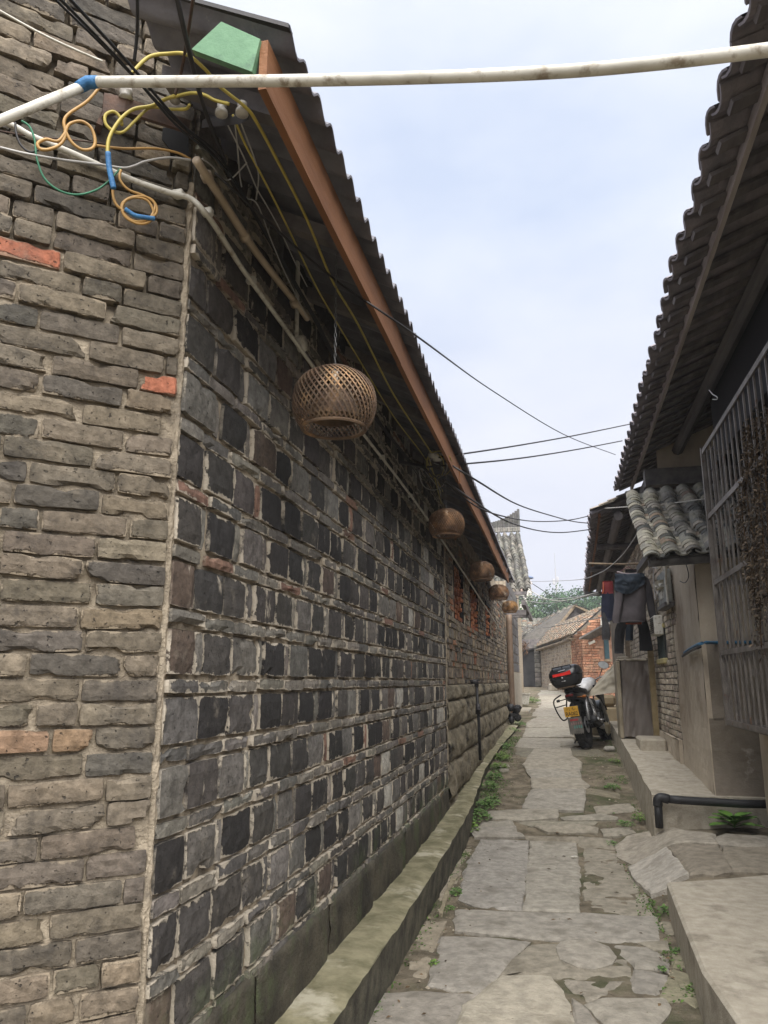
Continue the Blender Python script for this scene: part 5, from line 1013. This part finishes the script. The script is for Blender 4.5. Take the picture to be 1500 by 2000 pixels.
m = MB(); m.tube([J(1205, 1120), J(1227, 1107), J(1250, 1119), J(1205, 1120)], .005, 6); part(m, 'frame', plain('maroon_plastic', (.16, .06, .07), .5), parent=hg)
m = MB(); m.tube(spl([J(1227, 1107), J(1227, 1100), J(1231, 1096), V((J(1233, 1097).x, 9.4, 2.73))], 4), .003, 6); part(m, 'hook', M_chain, parent=hg)
def cloth(name, rings, mat, lb, cat, seed, fold=.014, n=22):
    m = garment(rings, seed, fold, n=n); c = V(rings[0][0]); return tag(m.build(name, mat, smooth=True, loc=c), lb, cat, 'laundry hanging under the low eave')
Mblk = worn('black_cloth', (.010, .010, .011), (.022, .021, .023), 6, .85, .4, 40); Mred = worn('red_cloth', (.13, .014, .018), (.19, .024, .026), 6, .8, .4, 40)
TR = tag(empty('trousers', J(1235, 1215, 10.75)), 'black trousers, two legs hanging wide apart below the hooded jacket', 'trousers', 'laundry hanging under the low eave')
part(garment([(J(1209, 1276, 10.75), .058, .03), (J(1209, 1255, 10.75), .062, .035), (J(1211, 1230, 10.75), .066, .04), (J(1220, 1205, 10.75), .07, .045), (J(1235, 1190, 10.75), .07, .045)], 31, .012), 'leg', Mblk, True, TR)
part(garment([(J(1262, 1271, 10.75), .085, .03), (J(1261, 1255, 10.75), .08, .035), (J(1258, 1230, 10.75), .07, .04), (J(1251, 1205, 10.75), .065, .045), (J(1240, 1190, 10.75), .07, .045)], 37, .012), 'leg', Mblk, True, TR)
part(garment([(J(1238, 1206, 10.75), .13, .05), (J(1238, 1190, 10.75), .13, .05), (J(1238, 1150, 10.75), .12, .045), (J(1238, 1112, 10.75), .11, .03)], 38, .012), 'waist', Mblk, True, TR)
cloth('shirt', [(J(1238, 1219, 10.64), .10, .03), (J(1238, 1205, 10.64), .11, .035), (J(1238, 1160, 10.64), .11, .03), (J(1238, 1125, 10.64), .07, .02)], worn('orange_red_cloth', (.30, .055, .02), (.38, .08, .03), 6, .8, .3, 40), 'orange-red shirt, only its hem showing below the grey jacket', 'shirt', 41)
RS = tag(empty('sports_shirt', J(1185, 1210, 11.2)), 'navy sports shirt with a red yoke and orange piping, at the left of the laundry', 'shirt', 'laundry hanging under the low eave')
part(garment([(J(1187, 1212, 11.2), .085, .04), (J(1187, 1190, 11.2), .09, .045), (J(1187, 1165, 11.2), .085, .045), (J(1187, 1157, 11.2), .08, .04)], 51, .014), 'body', worn('ink_cloth', (.010, .013, .030), (.02, .024, .045), 6, .8, .3, 40), True, RS)
part(garment([(J(1187, 1160, 11.2), .082, .045), (J(1187, 1148, 11.2), .08, .045), (J(1187, 1135, 11.2), .07, .035)], 52, .01), 'yoke', Mred, True, RS)
m = MB(); m.tube(spl([J(1178, 1137, 11.14), J(1179, 1150, 11.13), J(1177, 1160, 11.13)], 4), .008, 6); part(m, 'piping', plain('orange_piping', (.38, .10, .04), .7), True, RS)
cloth('dark_bag', [(J(1184, 1250, 11.1), .05, .03), (J(1184, 1240, 11.1), .06, .04), (J(1183, 1222, 11.1), .05, .035), (J(1180, 1205, 11.1), .03, .02), (J(1179, 1196, 11.1), .012, .01)], worn('charcoal_cloth', (.03, .03, .032), (.06, .058, .06), 6, .7, .4, 40), 'charcoal grey sleeve-like garment hanging lowest at the left of the laundry', 'garment', 61)
cloth('socks', [(J(1229, 1251, 11.0), .05, .02), (J(1229, 1235, 11.0), .05, .03), (J(1230, 1215, 11.0), .05, .03), (J(1230, 1200, 11.0), .04, .02)], Mnav, 'short navy garment between the two black trouser legs', 'garment', 62)
# ================================================================ MOTORCYCLE (local: x forward, y left, z up)
rw = aZ(1147, 1469, .37); MC = tag(empty('motorcycle', (rw.x, rw.y, rw.z)), 'black and white motorcycle with a red-lidded top box, parked against the pavement', 'motorcycle')
MC.rotation_euler = (R(-11), 0, R(90 - 15)); MC.location.z = G(rw.y) + .02
def mp_(name, mb, mat, sm=False, par=None): o = mb.build(name, mat, smooth=sm); o.parent = par or MC; return o
Mtyre = worn('tyre', (.012, .012, .012), (.028, .027, .026), 20, .85, .6, 90); Mgloss = plain('gloss_black', (.012, .012, .014), .28); Mwhite = plain('silver_white_paint', (.55, .55, .56), .3); Mredp = plain('red_reflector', (.50, .025, .02), .2); Malu = plain('aluminium', (.45, .45, .46), .35, .7); Mmb = plain('matt_black', (.02, .02, .022), .6)
def wheel(name, x, r_, w_, par=None):
    Mx = Matrix.Translation((x, 0, r_)) @ Matrix.Rotation(pi / 2, 4, 'X'); w = empty(name); w.parent = MC
    m = MB(); pr = [(r_ - .10, -w_ * .42), (r_ - .05, -w_ * .5), (r_ - .018, -w_ * .42), (r_, -w_ * .2), (r_ + .003, 0), (r_, w_ * .2), (r_ - .018, w_ * .42), (r_ - .05, w_ * .5), (r_ - .10, w_ * .42)]
    m.lathe(pr, 48, Mx)
    for k in range(40):
        a = 2 * pi * k / 40
        for s in (-1, 1): c = Mx @ V((cos(a) * (r_ - .003), sin(a) * (r_ - .003), s * w_ * .26)); m.box((-.008, -w_ * .15, -.006), (.008, w_ * .15, .006), M=Matrix.Translation(c) @ Matrix.Rotation(-a, 4, 'Y') @ Matrix.Rotation(s * .5, 4, 'Z'))
    o = m.build('tyre', Mtyre); o.parent = w
    m = MB(); m.lathe([(r_ - .095, -w_ * .4), (r_ - .115, -w_ * .35), (r_ - .12, 0), (r_ - .115, w_ * .35), (r_ - .095, w_ * .4)], 40, Mx)
    for k in range(5):
        a = 2 * pi * k / 5; m.tube([Mx @ V((cos(a) * .03, sin(a) * .03, 0)), Mx @ V((cos(a + .12) * (r_ - .11), sin(a + .12) * (r_ - .11), 0))], [.02, .013], 6)
    m.lathe([(0, -.06), (.035, -.06), (.035, .06), (0, .06)], 16, Mx); o = m.build('rim', Mmb); o.parent = w
    m = MB(); m.lathe([(.06, .075), (.115, .075), (.115, .079), (.06, .079)], 30, Mx, closed=True); o = m.build('brake_disc', Malu); o.parent = w
wheel('wheel', 0, .305, .145); wheel('wheel', 1.33, .30, .11)
m = MB(); m.tube(spl([(0, .09, .31), (.25, .09, .33), (.50, .06, .36)], 3), .022, 8); m.tube(spl([(0, -.09, .31), (.25, -.09, .33), (.50, -.06, .36)], 3), .024, 8); mp_('swingarm', m, Mmb, True)
m = MB(); m.tube([(.06, -.11, .36), (.18, -.10, .68)], .022, 8); 
for k in range(9): m.lathe([(.022, 0), (.034, .006), (.022, .012)], 10, Matrix.Translation((.08 + .011 * k, -.107, .41 + .024 * k)) @ Matrix.Rotation(.35, 4, 'Y'))
mp_('shock_absorber', m, Malu, True)
m = MB(); m.rbox((.36, -.15, .24), (.74, .15, .52), .05); m.rbox((.50, -.12, .48), (.72, .12, .66), .04); m.lathe([(0, -.03), (.09, -.03), (.10, 0), (.09, .03), (0, .03)], 18, Matrix.Translation((.5, -.16, .35)) @ Matrix.Rotation(pi / 2, 4, 'X')); mp_('engine', m, Mmb)
m = MB(); m.tube(spl([(.74, -.06, .50), (.86, -.08, .40), (.80, -.12, .24), (.55, -.15, .22), (.30, -.17, .27)], 4), .022, 10); mp_('exhaust', m, Malu, True)
m = MB(); m.tube(spl([(.34, -.165, .27), (.20, -.18, .31), (-.02, -.19, .37)], 4), [.03, .045, .052, .054, .054, .054, .054, .054, .046], 14); mp_('muffler', m, Mmb, True)
m = MB(); m.tube([(.02, -.245, .36), (.30, -.225, .30)], .016, 8); m.prism([(.05, -.19, .45), (.36, -.18, .36), (.36, -.18, .33), (.05, -.19, .40)], (0, -.012, 0)); mp_('muffler_guard', m, Malu)
m = MB()
def loft(secs, n=14, sq=.7):
    vs = []
    for (x, zc, hw, hz) in secs:
        for k in range(n):
            t = 2 * pi * k / n; vs.append(V((x, hw * math.copysign(abs(cos(t)) ** sq, cos(t)), zc + hz * math.copysign(abs(sin(t)) ** sq, sin(t)))))
    fs = [(i * n + k, i * n + (k + 1) % n, (i + 1) * n + (k + 1) % n, (i + 1) * n + k) for i in range(len(secs) - 1) for k in range(n)]
    fs += [tuple(range(n - 1, -1, -1)), tuple((len(secs) - 1) * n + k for k in range(n))]; return MB().add(vs, fs)
mp_('tank', loft([(.46, .80, .09, .05), (.54, .83, .13, .08), (.68, .86, .17, .11), (.82, .87, .17, .11), (.92, .83, .12, .08), (.98, .80, .05, .04)]), Mwhite, True)
for s in (-1, 1):
    m = MB(); m.prism([(.62, s * .15, .84), (.90, s * .19, .86), (1.06, s * .17, .70), (.98, s * .16, .52), (.80, s * .17, .62), (.66, s * .14, .68)], (0, s * .02, 0)); mp_('side_shroud', m, Mgloss)
mp_('seat', loft([(-.22, .80, .07, .03), (-.10, .795, .11, .045), (.10, .785, .12, .05), (.28, .76, .13, .05), (.46, .77, .09, .05)]), Mmb, True)
mp_('tail', loft([(-.30, .74, .04, .02), (-.20, .72, .09, .05), (0, .70, .12, .07), (.25, .68, .12, .08), (.45, .66, .10, .07)]), Mgloss, True)
m = MB(); m.rbox((-.315, -.06, .71), (-.285, .06, .745), .01); mp_('tail_light', m, plain('dark_red_lens', (.10, .01, .01), .3))
for s in (-1, 1):
    m = MB(); m.tube([(-.2, s * .08, .69), (-.22, s * .17, .685)], .008, 6); m.lathe([(0, .03), (.02, .015), (.02, -.02), (0, -.03)], 10, Matrix.Translation((-.22, s * .19, .685)) @ Matrix.Rotation(pi / 2, 4, 'X')); mp_('indicator', m, plain('amber_lens', (.30, .10, .02), .3) if s < 0 else Mmb, True)
# left pannier hoop and rack
m = MB(); m.tube(spl([(-.22, .13, .76), (-.26, .24, .70), (-.24, .25, .58), (-.12, .22, .42), (.0, .17, .45), (.04, .16, .60), (.06, .13, .72)], 4), .010, 8); m.tube([(-.24, .25, .60), (.04, .165, .62)], .008, 6); mp_('pannier_hoop', m, Mmb, True)
m = MB()
for s in (-1, 1): m.tube([(.12, s * .09, .80), (-.12, s * .09, .835), (-.36, s * .08, .835)], .010, 8)
m.rbox((-.36, -.13, .835), (-.02, .13, .85), .005); mp_('rack', m, plain('brown_rack', (.12, .08, .05), .5))
# top box: lower shell, lid, red panel, rail, lock
TB = empty('top_box'); TB.parent = MC; TB.location = (-.20, 0, .855); TB.rotation_euler = (0, R(-4), 0)
def shell(z0, z1, prof, n=28):
    vs = []
    for (z, hx, hy, ox) in prof:
        for k in range(n):
            t = 2 * pi * k / n; vs.append(V((ox + hx * math.copysign(abs(cos(t)) ** .5, cos(t)), hy * math.copysign(abs(sin(t)) ** .55, sin(t)), z)))
    L_ = len(prof); fs = [(i * n + k, i * n + (k + 1) % n, (i + 1) * n + (k + 1) % n, (i + 1) * n + k) for i in range(L_ - 1) for k in range(n)] + [tuple(range(n - 1, -1, -1)), tuple((L_ - 1) * n + k for k in range(n))]
    return MB().add(vs, fs)
mp_('lower_shell', shell(0, 0, [(0, .13, .14, 0), (.015, .16, .17, 0), (.07, .19, .205, 0), (.145, .20, .222, 0), (.15, .20, .222, 0)]), Mmb, True, TB)
mp_('lid', shell(0, 0, [(.153, .20, .225, 0), (.17, .202, .228, 0), (.21, .195, .222, .005), (.255, .165, .20, .02), (.285, .12, .16, .03), (.292, .09, .13, .03)]), Mgloss, True, TB)
m = MB(); m.prism([(-.203, .135, .165), (-.203, -.125, .165), (-.192, -.125, .222), (-.192, -.04, .205), (-.194, .135, .20)], (-.010, 0, 0)); mp_('red_panel', m, Mredp, False, TB)
m = MB(); m.tube([(-.13, .14, .262), (-.155, .135, .292), (-.155, -.13, .292), (-.13, -.135, .262)], .009, 8); m.tube([(-.155, 0, .292), (-.12, 0, .27)], .008, 6); mp_('rail', m, Mmb, True, TB)
m = MB(); m.lathe([(0, .006), (.012, .005), (.013, 0)], 14, Matrix.Translation((-.204, .01, .135)) @ Matrix.Rotation(-pi / 2, 4, 'Y')); m.rbox((-.212, -.03, .085), (-.203, .03, .092), .003); mp_('lock', m, Malu, True, TB)
m = MB(); m.prism([(-.186, .05, .228), (-.186, -.05, .234), (-.176, -.05, .243), (-.176, .05, .237)], (-.004, 0, 0)); mp_('lid_strip', m, Malu, False, TB)
# plate holder, plate with characters, mudguard flap
m = MB(); m.tube([(-.10, 0, .68), (-.27, 0, .56)], .022, 6); m.tube([(-.2, 0, .6), (-.32, 0, .40)], .018, 6); mp_('plate_bracket', m, Mmb)
PLt = empty('number_plate'); PLt.parent = MC; PLt.location = (-.345, .01, .51); PLt.rotation_euler = (R(4), R(-12), 0)
m = MB(); m.rbox((-.003, -.10, -.07), (.003, .10, .07), .002); mp_('plate', m, plain('yellow_plate', (.62, .34, .035), .4), False, PLt)
Mink = plain('plate_ink', (.06, .04, .02), .5)
def text(body, size, loc, par, name, mat, rx=0, sx=1.0):
    cu = bpy.data.curves.new(name, 'FONT'); cu.body = body; cu.size = size; cu.align_x = 'CENTER'; cu.align_y = 'CENTER'; cu.extrude = .0008; cu.offset = size * .012
    o = bpy.data.objects.new(name, cu); COL.objects.link(o); dg = bpy.context.evaluated_depsgraph_get(); me = bpy.data.meshes.new_from_object(o.evaluated_get(dg)); bpy.data.objects.remove(o)
    me.materials.clear(); me.materials.append(mat); o = bpy.data.objects.new(name, me); COL.objects.link(o); o.parent = par
    # faces -x (rearwards): local text x -> -y, text y -> z
    o.matrix_local = Matrix.Translation(loc) @ Matrix(((0, 0, -1, 0), (-1, 0, 0, 0), (0, 1, 0, 0), (0, 0, 0, 1))) @ Matrix.Diagonal((sx, 1, 1, 1)); return o
text('RA082', .072, (-.0045, 0, -.03), PLt, 'characters', Mink, sx=.86); text('·L', .058, (-.0045, -.028, .036), PLt, 'characters', Mink)
m = MB(); m.tube([(-.0045, .062, .058), (-.0045, .063, .035), (-.0045, .07, .016)], .003, 4); m.box((-.006, .043, .02), (-.003, .048, .055)); m.box((-.006, .020, .014), (-.003, .026, .058)); m.box((-.006, -.065, .03), (-.003, -.052, .035)); mp_('characters', m, Mink, False, PLt)
m = MB()
for a, b in ((-.08, .055), (.08, .055)): m.lathe([(0, .003), (.005, .002), (.005, 0)], 8, Matrix.Translation((-.004, a, b)) @ Matrix.Rotation(-pi / 2, 4, 'Y'))
mp_('screws', m, Malu, False, PLt)
MF = empty('mud_flap'); MF.parent = MC; MF.location = (-.335, -.012, .43); MF.rotation_euler = (R(3), R(-4), 0)
m = MB(); ol = [(-.09, 0), (.10, 0), (.105, -.20)] + [(.105 - .0125 * k - .006, -.20 - (.035 if k % 2 == 0 else .012)) for k in range(15)] + [(-.092, -.20)]
m.prism([(0, a, b) for a, b in ol], (.006, 0, 0)); mp_('flap', m, worn('grey_rubber', (.09, .085, .075), (.15, .14, .125), 12, .8, .3, 60), False, MF)
for i, (y0, y1, z0, z1, c) in enumerate(((-.045, .07, -.05, -.022, (.28, .04, .04)), (-.085, .075, -.10, -.068, (.30, .16, .16)), (-.085, .04, -.15, -.11, (.05, .28, .24)))):
    m = MB(); nn = [1, 5, 4][i]; wd = (y1 - y0) / nn; rs = random.Random(i)
    for k in range(nn):
        if nn == 1: m.box((-.003, y0, z0), (-.0005, y1, z1)); continue
        for q in range(3): m.box((-.003, y0 + k * wd + .004, z0 + q * (z1 - z0) / 3 + .002), (-.0005, y0 + k * wd + wd * rs.uniform(.55, .85), z0 + q * (z1 - z0) / 3 + .007))
        m.box((-.003, y0 + k * wd + wd * .4, z0), (-.0006, y0 + k * wd + wd * .4 + .005, z1))
    mp_('lettering', m, plain('flap_ink%d' % i, c, .6), False, MF)
m = MB()
for k in range(11):
    t0 = 1.15 + k * .13
m.grid(lambda a, b: V((cos(.9 + b * 1.7) * .335 + .02, -.07 + a * .14, .305 + sin(.9 + b * 1.7) * .335)), 4, 12); mp_('rear_mudguard', m, Mmb, True)
m = MB(); m.grid(lambda a, b: V((1.33 + cos(.5 + b * 1.9) * .33, -.065 + a * .13, .30 + sin(.5 + b * 1.9) * .33)), 4, 12); mp_('front_mudguard', m, Mgloss, True)
for s in (-1, 1):
    m = MB(); m.tube([(1.33, s * .09, .30), (1.10, s * .09, .88)], [.026, .02], 10); mp_('fork', m, Malu, True)
m = MB(); m.tube(spl([(.90, .38, .94), (.97, .22, .95), (1.05, .08, .92), (1.05, -.08, .92), (.97, -.22, .95), (.90, -.38, .94)], 4), .012, 8); m.rbox((1.03, -.10, .90), (1.12, .10, .96), .02); mp_('handlebar', m, Malu, True)
for s in (-1, 1):
    m = MB(); m.tube([(.94, s * .29, .948), (.89, s * .41, .94)], .019, 10); m.tube([(.96, s * .23, .94), (.98, s * .38, .925)], .007, 6); mp_('grip', m, Mmb, True)
    mi = empty('mirror'); mi.parent = MC; m = MB(); m.tube(spl([(.98, s * .20, .95), (1.0, s * .24, 1.02), (.99, s * .28, 1.08)], 4), .007, 6); m.build('mirror_stem', Mmb).parent = mi
    Mx = Matrix.Translation((.98, s * .31, 1.12)) @ Matrix.Rotation(-pi / 2, 4, 'Y') @ Matrix.Rotation(s * .5, 4, 'Z') @ Matrix.Diagonal((.75, 1.15, 1, 1))
    m = MB(); m.lathe([(0, -.024), (.06, -.018), (.076, -.002), (.073, .004)], 20, Mx); m.build('mirror_back', Mmb, smooth=True).parent = mi
    m = MB(); m.lathe([(.070, .002), (0, .003)], 20, Mx); m.build('mirror_glass', plain('mirror_glass_%d' % (s + 1), (.55, .57, .58), .35, .3)).parent = mi  # pale, fairly matte colour stands in for a bright reflection in the glass
m = MB(); m.rbox((1.08, -.10, .76), (1.20, .10, .96), .04); m.rbox((1.05, -.07, .92), (1.10, .07, .99), .02); mp_('headlight_cowl', m, Mgloss)
m = MB(); m.tube(spl([(.35, -.13, .60), (.30, -.15, .46), (.27, -.18, .34)], 3), .013, 6); m.tube([(.27, -.18, .34), (.29, -.27, .33)], .012, 6); mp_('footrest', m, Malu, True)
m = MB(); m.prism([(.20, -.135, .66), (.33, -.14, .62), (.42, -.14, .42), (.38, -.14, .40)], (0, -.012, 0)); mp_('frame_plate', m, Mwhite)
m = MB(); m.tube([(.40, .12, .25), (.32, .27, .04)], .012, 6); mp_('side_stand', m, Mmb)
m = MB(); m.tube(spl([(1.0, -.1, .95), (1.08, -.2, .85), (.9, -.16, .72)], 4), .006, 6); m.tube(spl([(.2, -.12, .70), (.32, -.15, .55), (.5, -.14, .60), (.6, -.13, .74)], 4), .008, 6); mp_('control_cable', m, Mmb, True)
# ================================================================ PLANTS
def leafclump(P, rad, hgt, n, leaf, label, name='weed_clump', cat='weeds', grp=None, col=(1, 1, 1), seed=0):
    r2 = random.Random(seed); m = MB(); P = V(P)
    for k in range(n):
        a = r2.uniform(0, 6.28); r_ = rad * r2.random() ** .6; h_ = hgt * (1 - (r_ / rad) ** 2 * .7) * r2.uniform(.35, 1.05); c = P + V((cos(a) * r_ * .8, sin(a) * r_ * 1.25, h_ * .9))
        d = V((cos(a + r2.uniform(-1, 1)), sin(a + r2.uniform(-1, 1)), r2.uniform(-.1, .6))).normalized(); s = d.cross(V((0, 0, 1))).normalized(); L2 = leaf * r2.uniform(.6, 1.4); w2 = L2 * .42; kk = r2.uniform(.6, 1.5)
        up = s.cross(d).normalized(); m.add([c, c + d * L2 * .45 + s * w2 - up * .002, c + d * L2 - up * L2 * .2, c + d * L2 * .45 - s * w2 - up * .002, c + d * L2 * .5 + up * L2 * .06], [(0, 1, 4), (1, 2, 4), (2, 3, 4), (3, 0, 4)], tuple(q * kk for q in col))
        if k % 4 == 0: b = P + V((cos(a) * r_ * .3, sin(a) * r_ * .3, -.01)); m.add([b, b + V((.003, 0, 0)), c], [(0, 1, 2)], (.8, .9, .6))
    o = m.build(name, M_leaf, loc=P); return tag(o, label, cat, grp)
gw = 'weeds growing along the kerb and pavement edges'
wl = [((918, 1622), .09, .08, 110, .03, 'weed between the bushiest one and the small round one'), ((945, 1578), .12, .10, 150, .032, 'dense weed hard against the kerb face, just past the bushiest'), ((965, 1522), .12, .09, 140, .03, 'mid-kerb weed shading the damp dirt'), ((980, 1482), .14, .09, 150, .03, 'kerb weed right beside the standpipe foot'), ((1012, 1418), .18, .09, 150, .03, 'last weed at the kerb bulge before the planter'), ((930, 1600), .16, .10, 170, .035, 'biggest bushy weed at the kerb foot beside the cracked threshold stones'), ((903, 1632), .06, .06, 60, .028, 'small round weed nearest the viewer of those by the kerb'), ((960, 1570), .10, .08, 110, .03, 'leafy weed just beyond the bushiest one by the kerb'), ((955, 1540), .12, .08, 130, .03, 'pale weed midway along the kerb'), ((973, 1500), .13, .07, 150, .028, 'low spreading weed by the kerb, level with the black standpipe foot'), ((985, 1460), .16, .07, 170, .028, 'long mat of weed by the kerb beyond the standpipe'), ((1000, 1430), .18, .08, 170, .028, 'farthest weed mat by the kerb near its bulge'),
      ((1250, 1602), .08, .07, 90, .025, 'weed against the pavement corner by the drain outlet'), ((1222, 1612), .10, .04, 90, .02, 'flat weed left of the drain outlet'), ((1196, 1540), .10, .05, 110, .024, 'weed patch in the damp dirt left of the pavement edge'), ((1200, 1488), .07, .06, 70, .024, 'weed beside the pavement just in front of the motorcycle'), ((1195, 1650), .05, .03, 50, .018, 'tiny weed by the white rock'),
      ((890, 1745), .045, .035, 70, .018, 'grassy tuft left of the two big slabs'), ((848, 1885), .022, .02, 30, .014, 'tiny tuft in the joint near the kerb at bottom'), ((1300, 1780), .05, .03, 60, .017, 'weed beside the near doorstep slab corner'), ((1326, 1862), .035, .025, 45, .015, 'weed midway along the doorstep slab'), ((1365, 1940), .06, .035, 70, .016, 'weed nearest the bottom right corner'), ((1294, 1895), .02, .02, 30, .014, 'small sprig between stones at lower right'),
      ((1040, 1372), .28, .16, 150, .05, 'grass tuft beside the ribbed planter'), ((1120, 1345), .7, .15, 260, .06, 'green patch below the weathered brick wall'), ((1180, 1388), .25, .2, 120, .05, 'weeds behind the motorcycle by the ochre blocks'), ((880, 1775), .03, .02, 40, .014, 'mossy sprig at the lower corner of the left slab')]
for i, (p, r_, h_, n, lf, lb) in enumerate(wl): leafclump(gp(*p), r_, h_, n, lf, lb, grp=gw, seed=i, col=(1, 1, 1) if i % 3 else (1.25, 1.15, .9))
P_ = gp(1436, 1624); m = MB(); r2 = random.Random(3)
for k in range(15):
    a = k * 2.4 + r2.uniform(-.3, .3); L2 = .068 + .065 * (k / 15) + .02; el = .35 + .9 * (1 - k / 15); d = V((cos(a), sin(a), 0)); up = V((0, 0, 1)); b0 = P_ + up * (.02 + .004 * (15 - k)); kk = r2.uniform(.85, 1.35)
    rows = []
    for q in range(7):
        t = q / 6; c = b0 + d * (L2 * 1.5 * t * cos(el * (1 - t * .8))) + up * (L2 * 1.2 * sin(el) * t - L2 * .5 * t * t); w2 = .036 * (.22 + 1.2 * max(0, sin(pi * min(1, max(0, t - .2) / .82))) ** .8); s = d.cross(up); rows.append([c - s * w2 + up * .006, c, c + s * w2 + up * .006])
    m.add([p for r_ in rows for p in r_], [(q * 3 + j, q * 3 + j + 1, q * 3 + j + 4, q * 3 + j + 3) for q in range(6) for j in range(2)], (1.15 * kk, 1.3 * kk, .9 * kk))
tag(m.build('leafy_plant', M_leaf, smooth=True, loc=P_), 'broad-leaved bright green seedling below the black drain pipe', 'plant')
leafclump(gp(1482, 1606), .14, .09, 160, .02, 'feathery weed right of the broad-leaved seedling', grp=gw, seed=77)
ms = MB(); r2 = random.Random(8)                    # thin moss and grass on the dirt
for k in range(9000):
    z_ = r2.random(); yy = r2.uniform(6.4, 13) if z_ < .8 else r2.uniform(3.2, 7)
    if z_ < .5: xx = -.86 + abs(r2.gauss(0, .13))
    elif z_ < .8: xx = pe(yy, 1) - .03 - abs(r2.gauss(0, .16))
    else: xx = .50 - abs(r2.gauss(0, .05)) if r2.random() < .7 else -.84 + abs(r2.gauss(0, .05))
    if NZ.noise(V((xx * 3, yy * 2.2, 5))) < .0: continue
    s = r2.uniform(.004, .013); zz = G2(xx, yy); a = r2.uniform(0, 6.28); kk = r2.uniform(.5, 1.3)
    ms.add([(xx, yy, zz - .004), (xx + cos(a) * s, yy + sin(a) * s, zz + s * .5), (xx + cos(a) * s * 1.6 - sin(a) * s * .5, yy + sin(a) * s * 1.6, zz + s * .7), (xx - sin(a) * s * .7, yy + cos(a) * s, zz + s * .4)], [(0, 1, 2, 3)], (kk, kk, kk * .8))
struct(ms.build('grass', M_leaf), 'stuff')
# dried herbs hung in the cage
m = MB(); r2 = random.Random(21); DHp = aX(1475, 880, 1.17)
strands = [((1462, 830), (1458, 960), (1478, 1090), (1487, 1265), 14), ((1478, 815), (1480, 930), (1490, 1040), (1500, 1170), 18), ((1500, 800), (1496, 950), (1505, 1100), (1520, 1250), 20), ((1470, 880), (1450, 1000), (1462, 1080), (1474, 1160), 12), ((1495, 860), (1478, 1010), (1480, 1100), (1484, 1200), 16)]
for si, st in enumerate(strands):
    pts = spl([aX(x, y, 1.165 - .02 * (si % 2)) for x, y in st[:4]], 8); m.tube(pts, .004, 5, (1.1, .9, .7))
    for k in range(700):
        t = r2.random(); p = pts[min(int(t * (len(pts) - 1)), len(pts) - 2)].lerp(pts[min(int(t * (len(pts) - 1)) + 1, len(pts) - 1)], r2.random()); wd = st[4] * .0026 * sin(pi * min(1, t * .85 + .12)) ** .6
        p = p + V((-abs(r2.gauss(0, .02)), r2.gauss(0, 1) * wd, r2.gauss(0, .03))); d = V((r2.gauss(0, .4), r2.gauss(0, .5), -abs(r2.gauss(.6, .5)))).normalized(); s = d.orthogonal().normalized(); L2 = r2.uniform(.012, .034); kk = r2.uniform(.35, 1.5)
        m.add([p, p + d * L2 * .5 + s * L2 * .25, p + d * L2, p + d * L2 * .5 - s * L2 * .22], [(0, 1, 2, 3)], (kk, kk, kk))
tag(m.build('dried_herbs', M_dry, loc=DHp), 'brown withered bundle of dried leaves hanging on the steel window bars', 'dried plant')

# ---------------------------------------------------------------- humid air
hz = MB(); hz.box((-120, -60, -2.0), (120, 175, 30)); hm = bpy.data.materials.new('humid_air'); hm.use_nodes = True; hn = hm.node_tree.nodes; hn.remove(hn['Principled BSDF'])
pvn = hn.new('ShaderNodeVolumePrincipled'); pvn.inputs['Density'].default_value = .0016; pvn.inputs['Color'].default_value = (.93, .95, 1, 1)
hm.node_tree.links.new(pvn.outputs[0], hn['Material Output'].inputs['Volume']); struct(hz.build('haze', hm), 'stuff')

random.seed(33); lf = MB()
for k in range(260):
    y = rnd(3.2, 12); x = rnd(-.8, .62) if random.random() < .5 else (rnd(-.8, -.55) if random.random() < .6 else rnd(.35, .62)); z = G2(x, y) + .012; a = rnd(0, 6.28); s_ = rnd(.006, .02); u = V((cos(a), sin(a), rnd(-.1, .25))); v = V((-sin(a), cos(a), rnd(-.2, .2)))
    c = V((x, y, z)); kk = rnd(.4, 1.4); lf.add([c - u * s_, c + v * s_ * .45 + V((0, 0, .003)), c + u * s_, c - v * s_ * .4], [(0, 1, 2, 3)], (kk, kk * .9, kk * .75))
struct(lf.build('leaf_litter', M_dry), 'stuff')
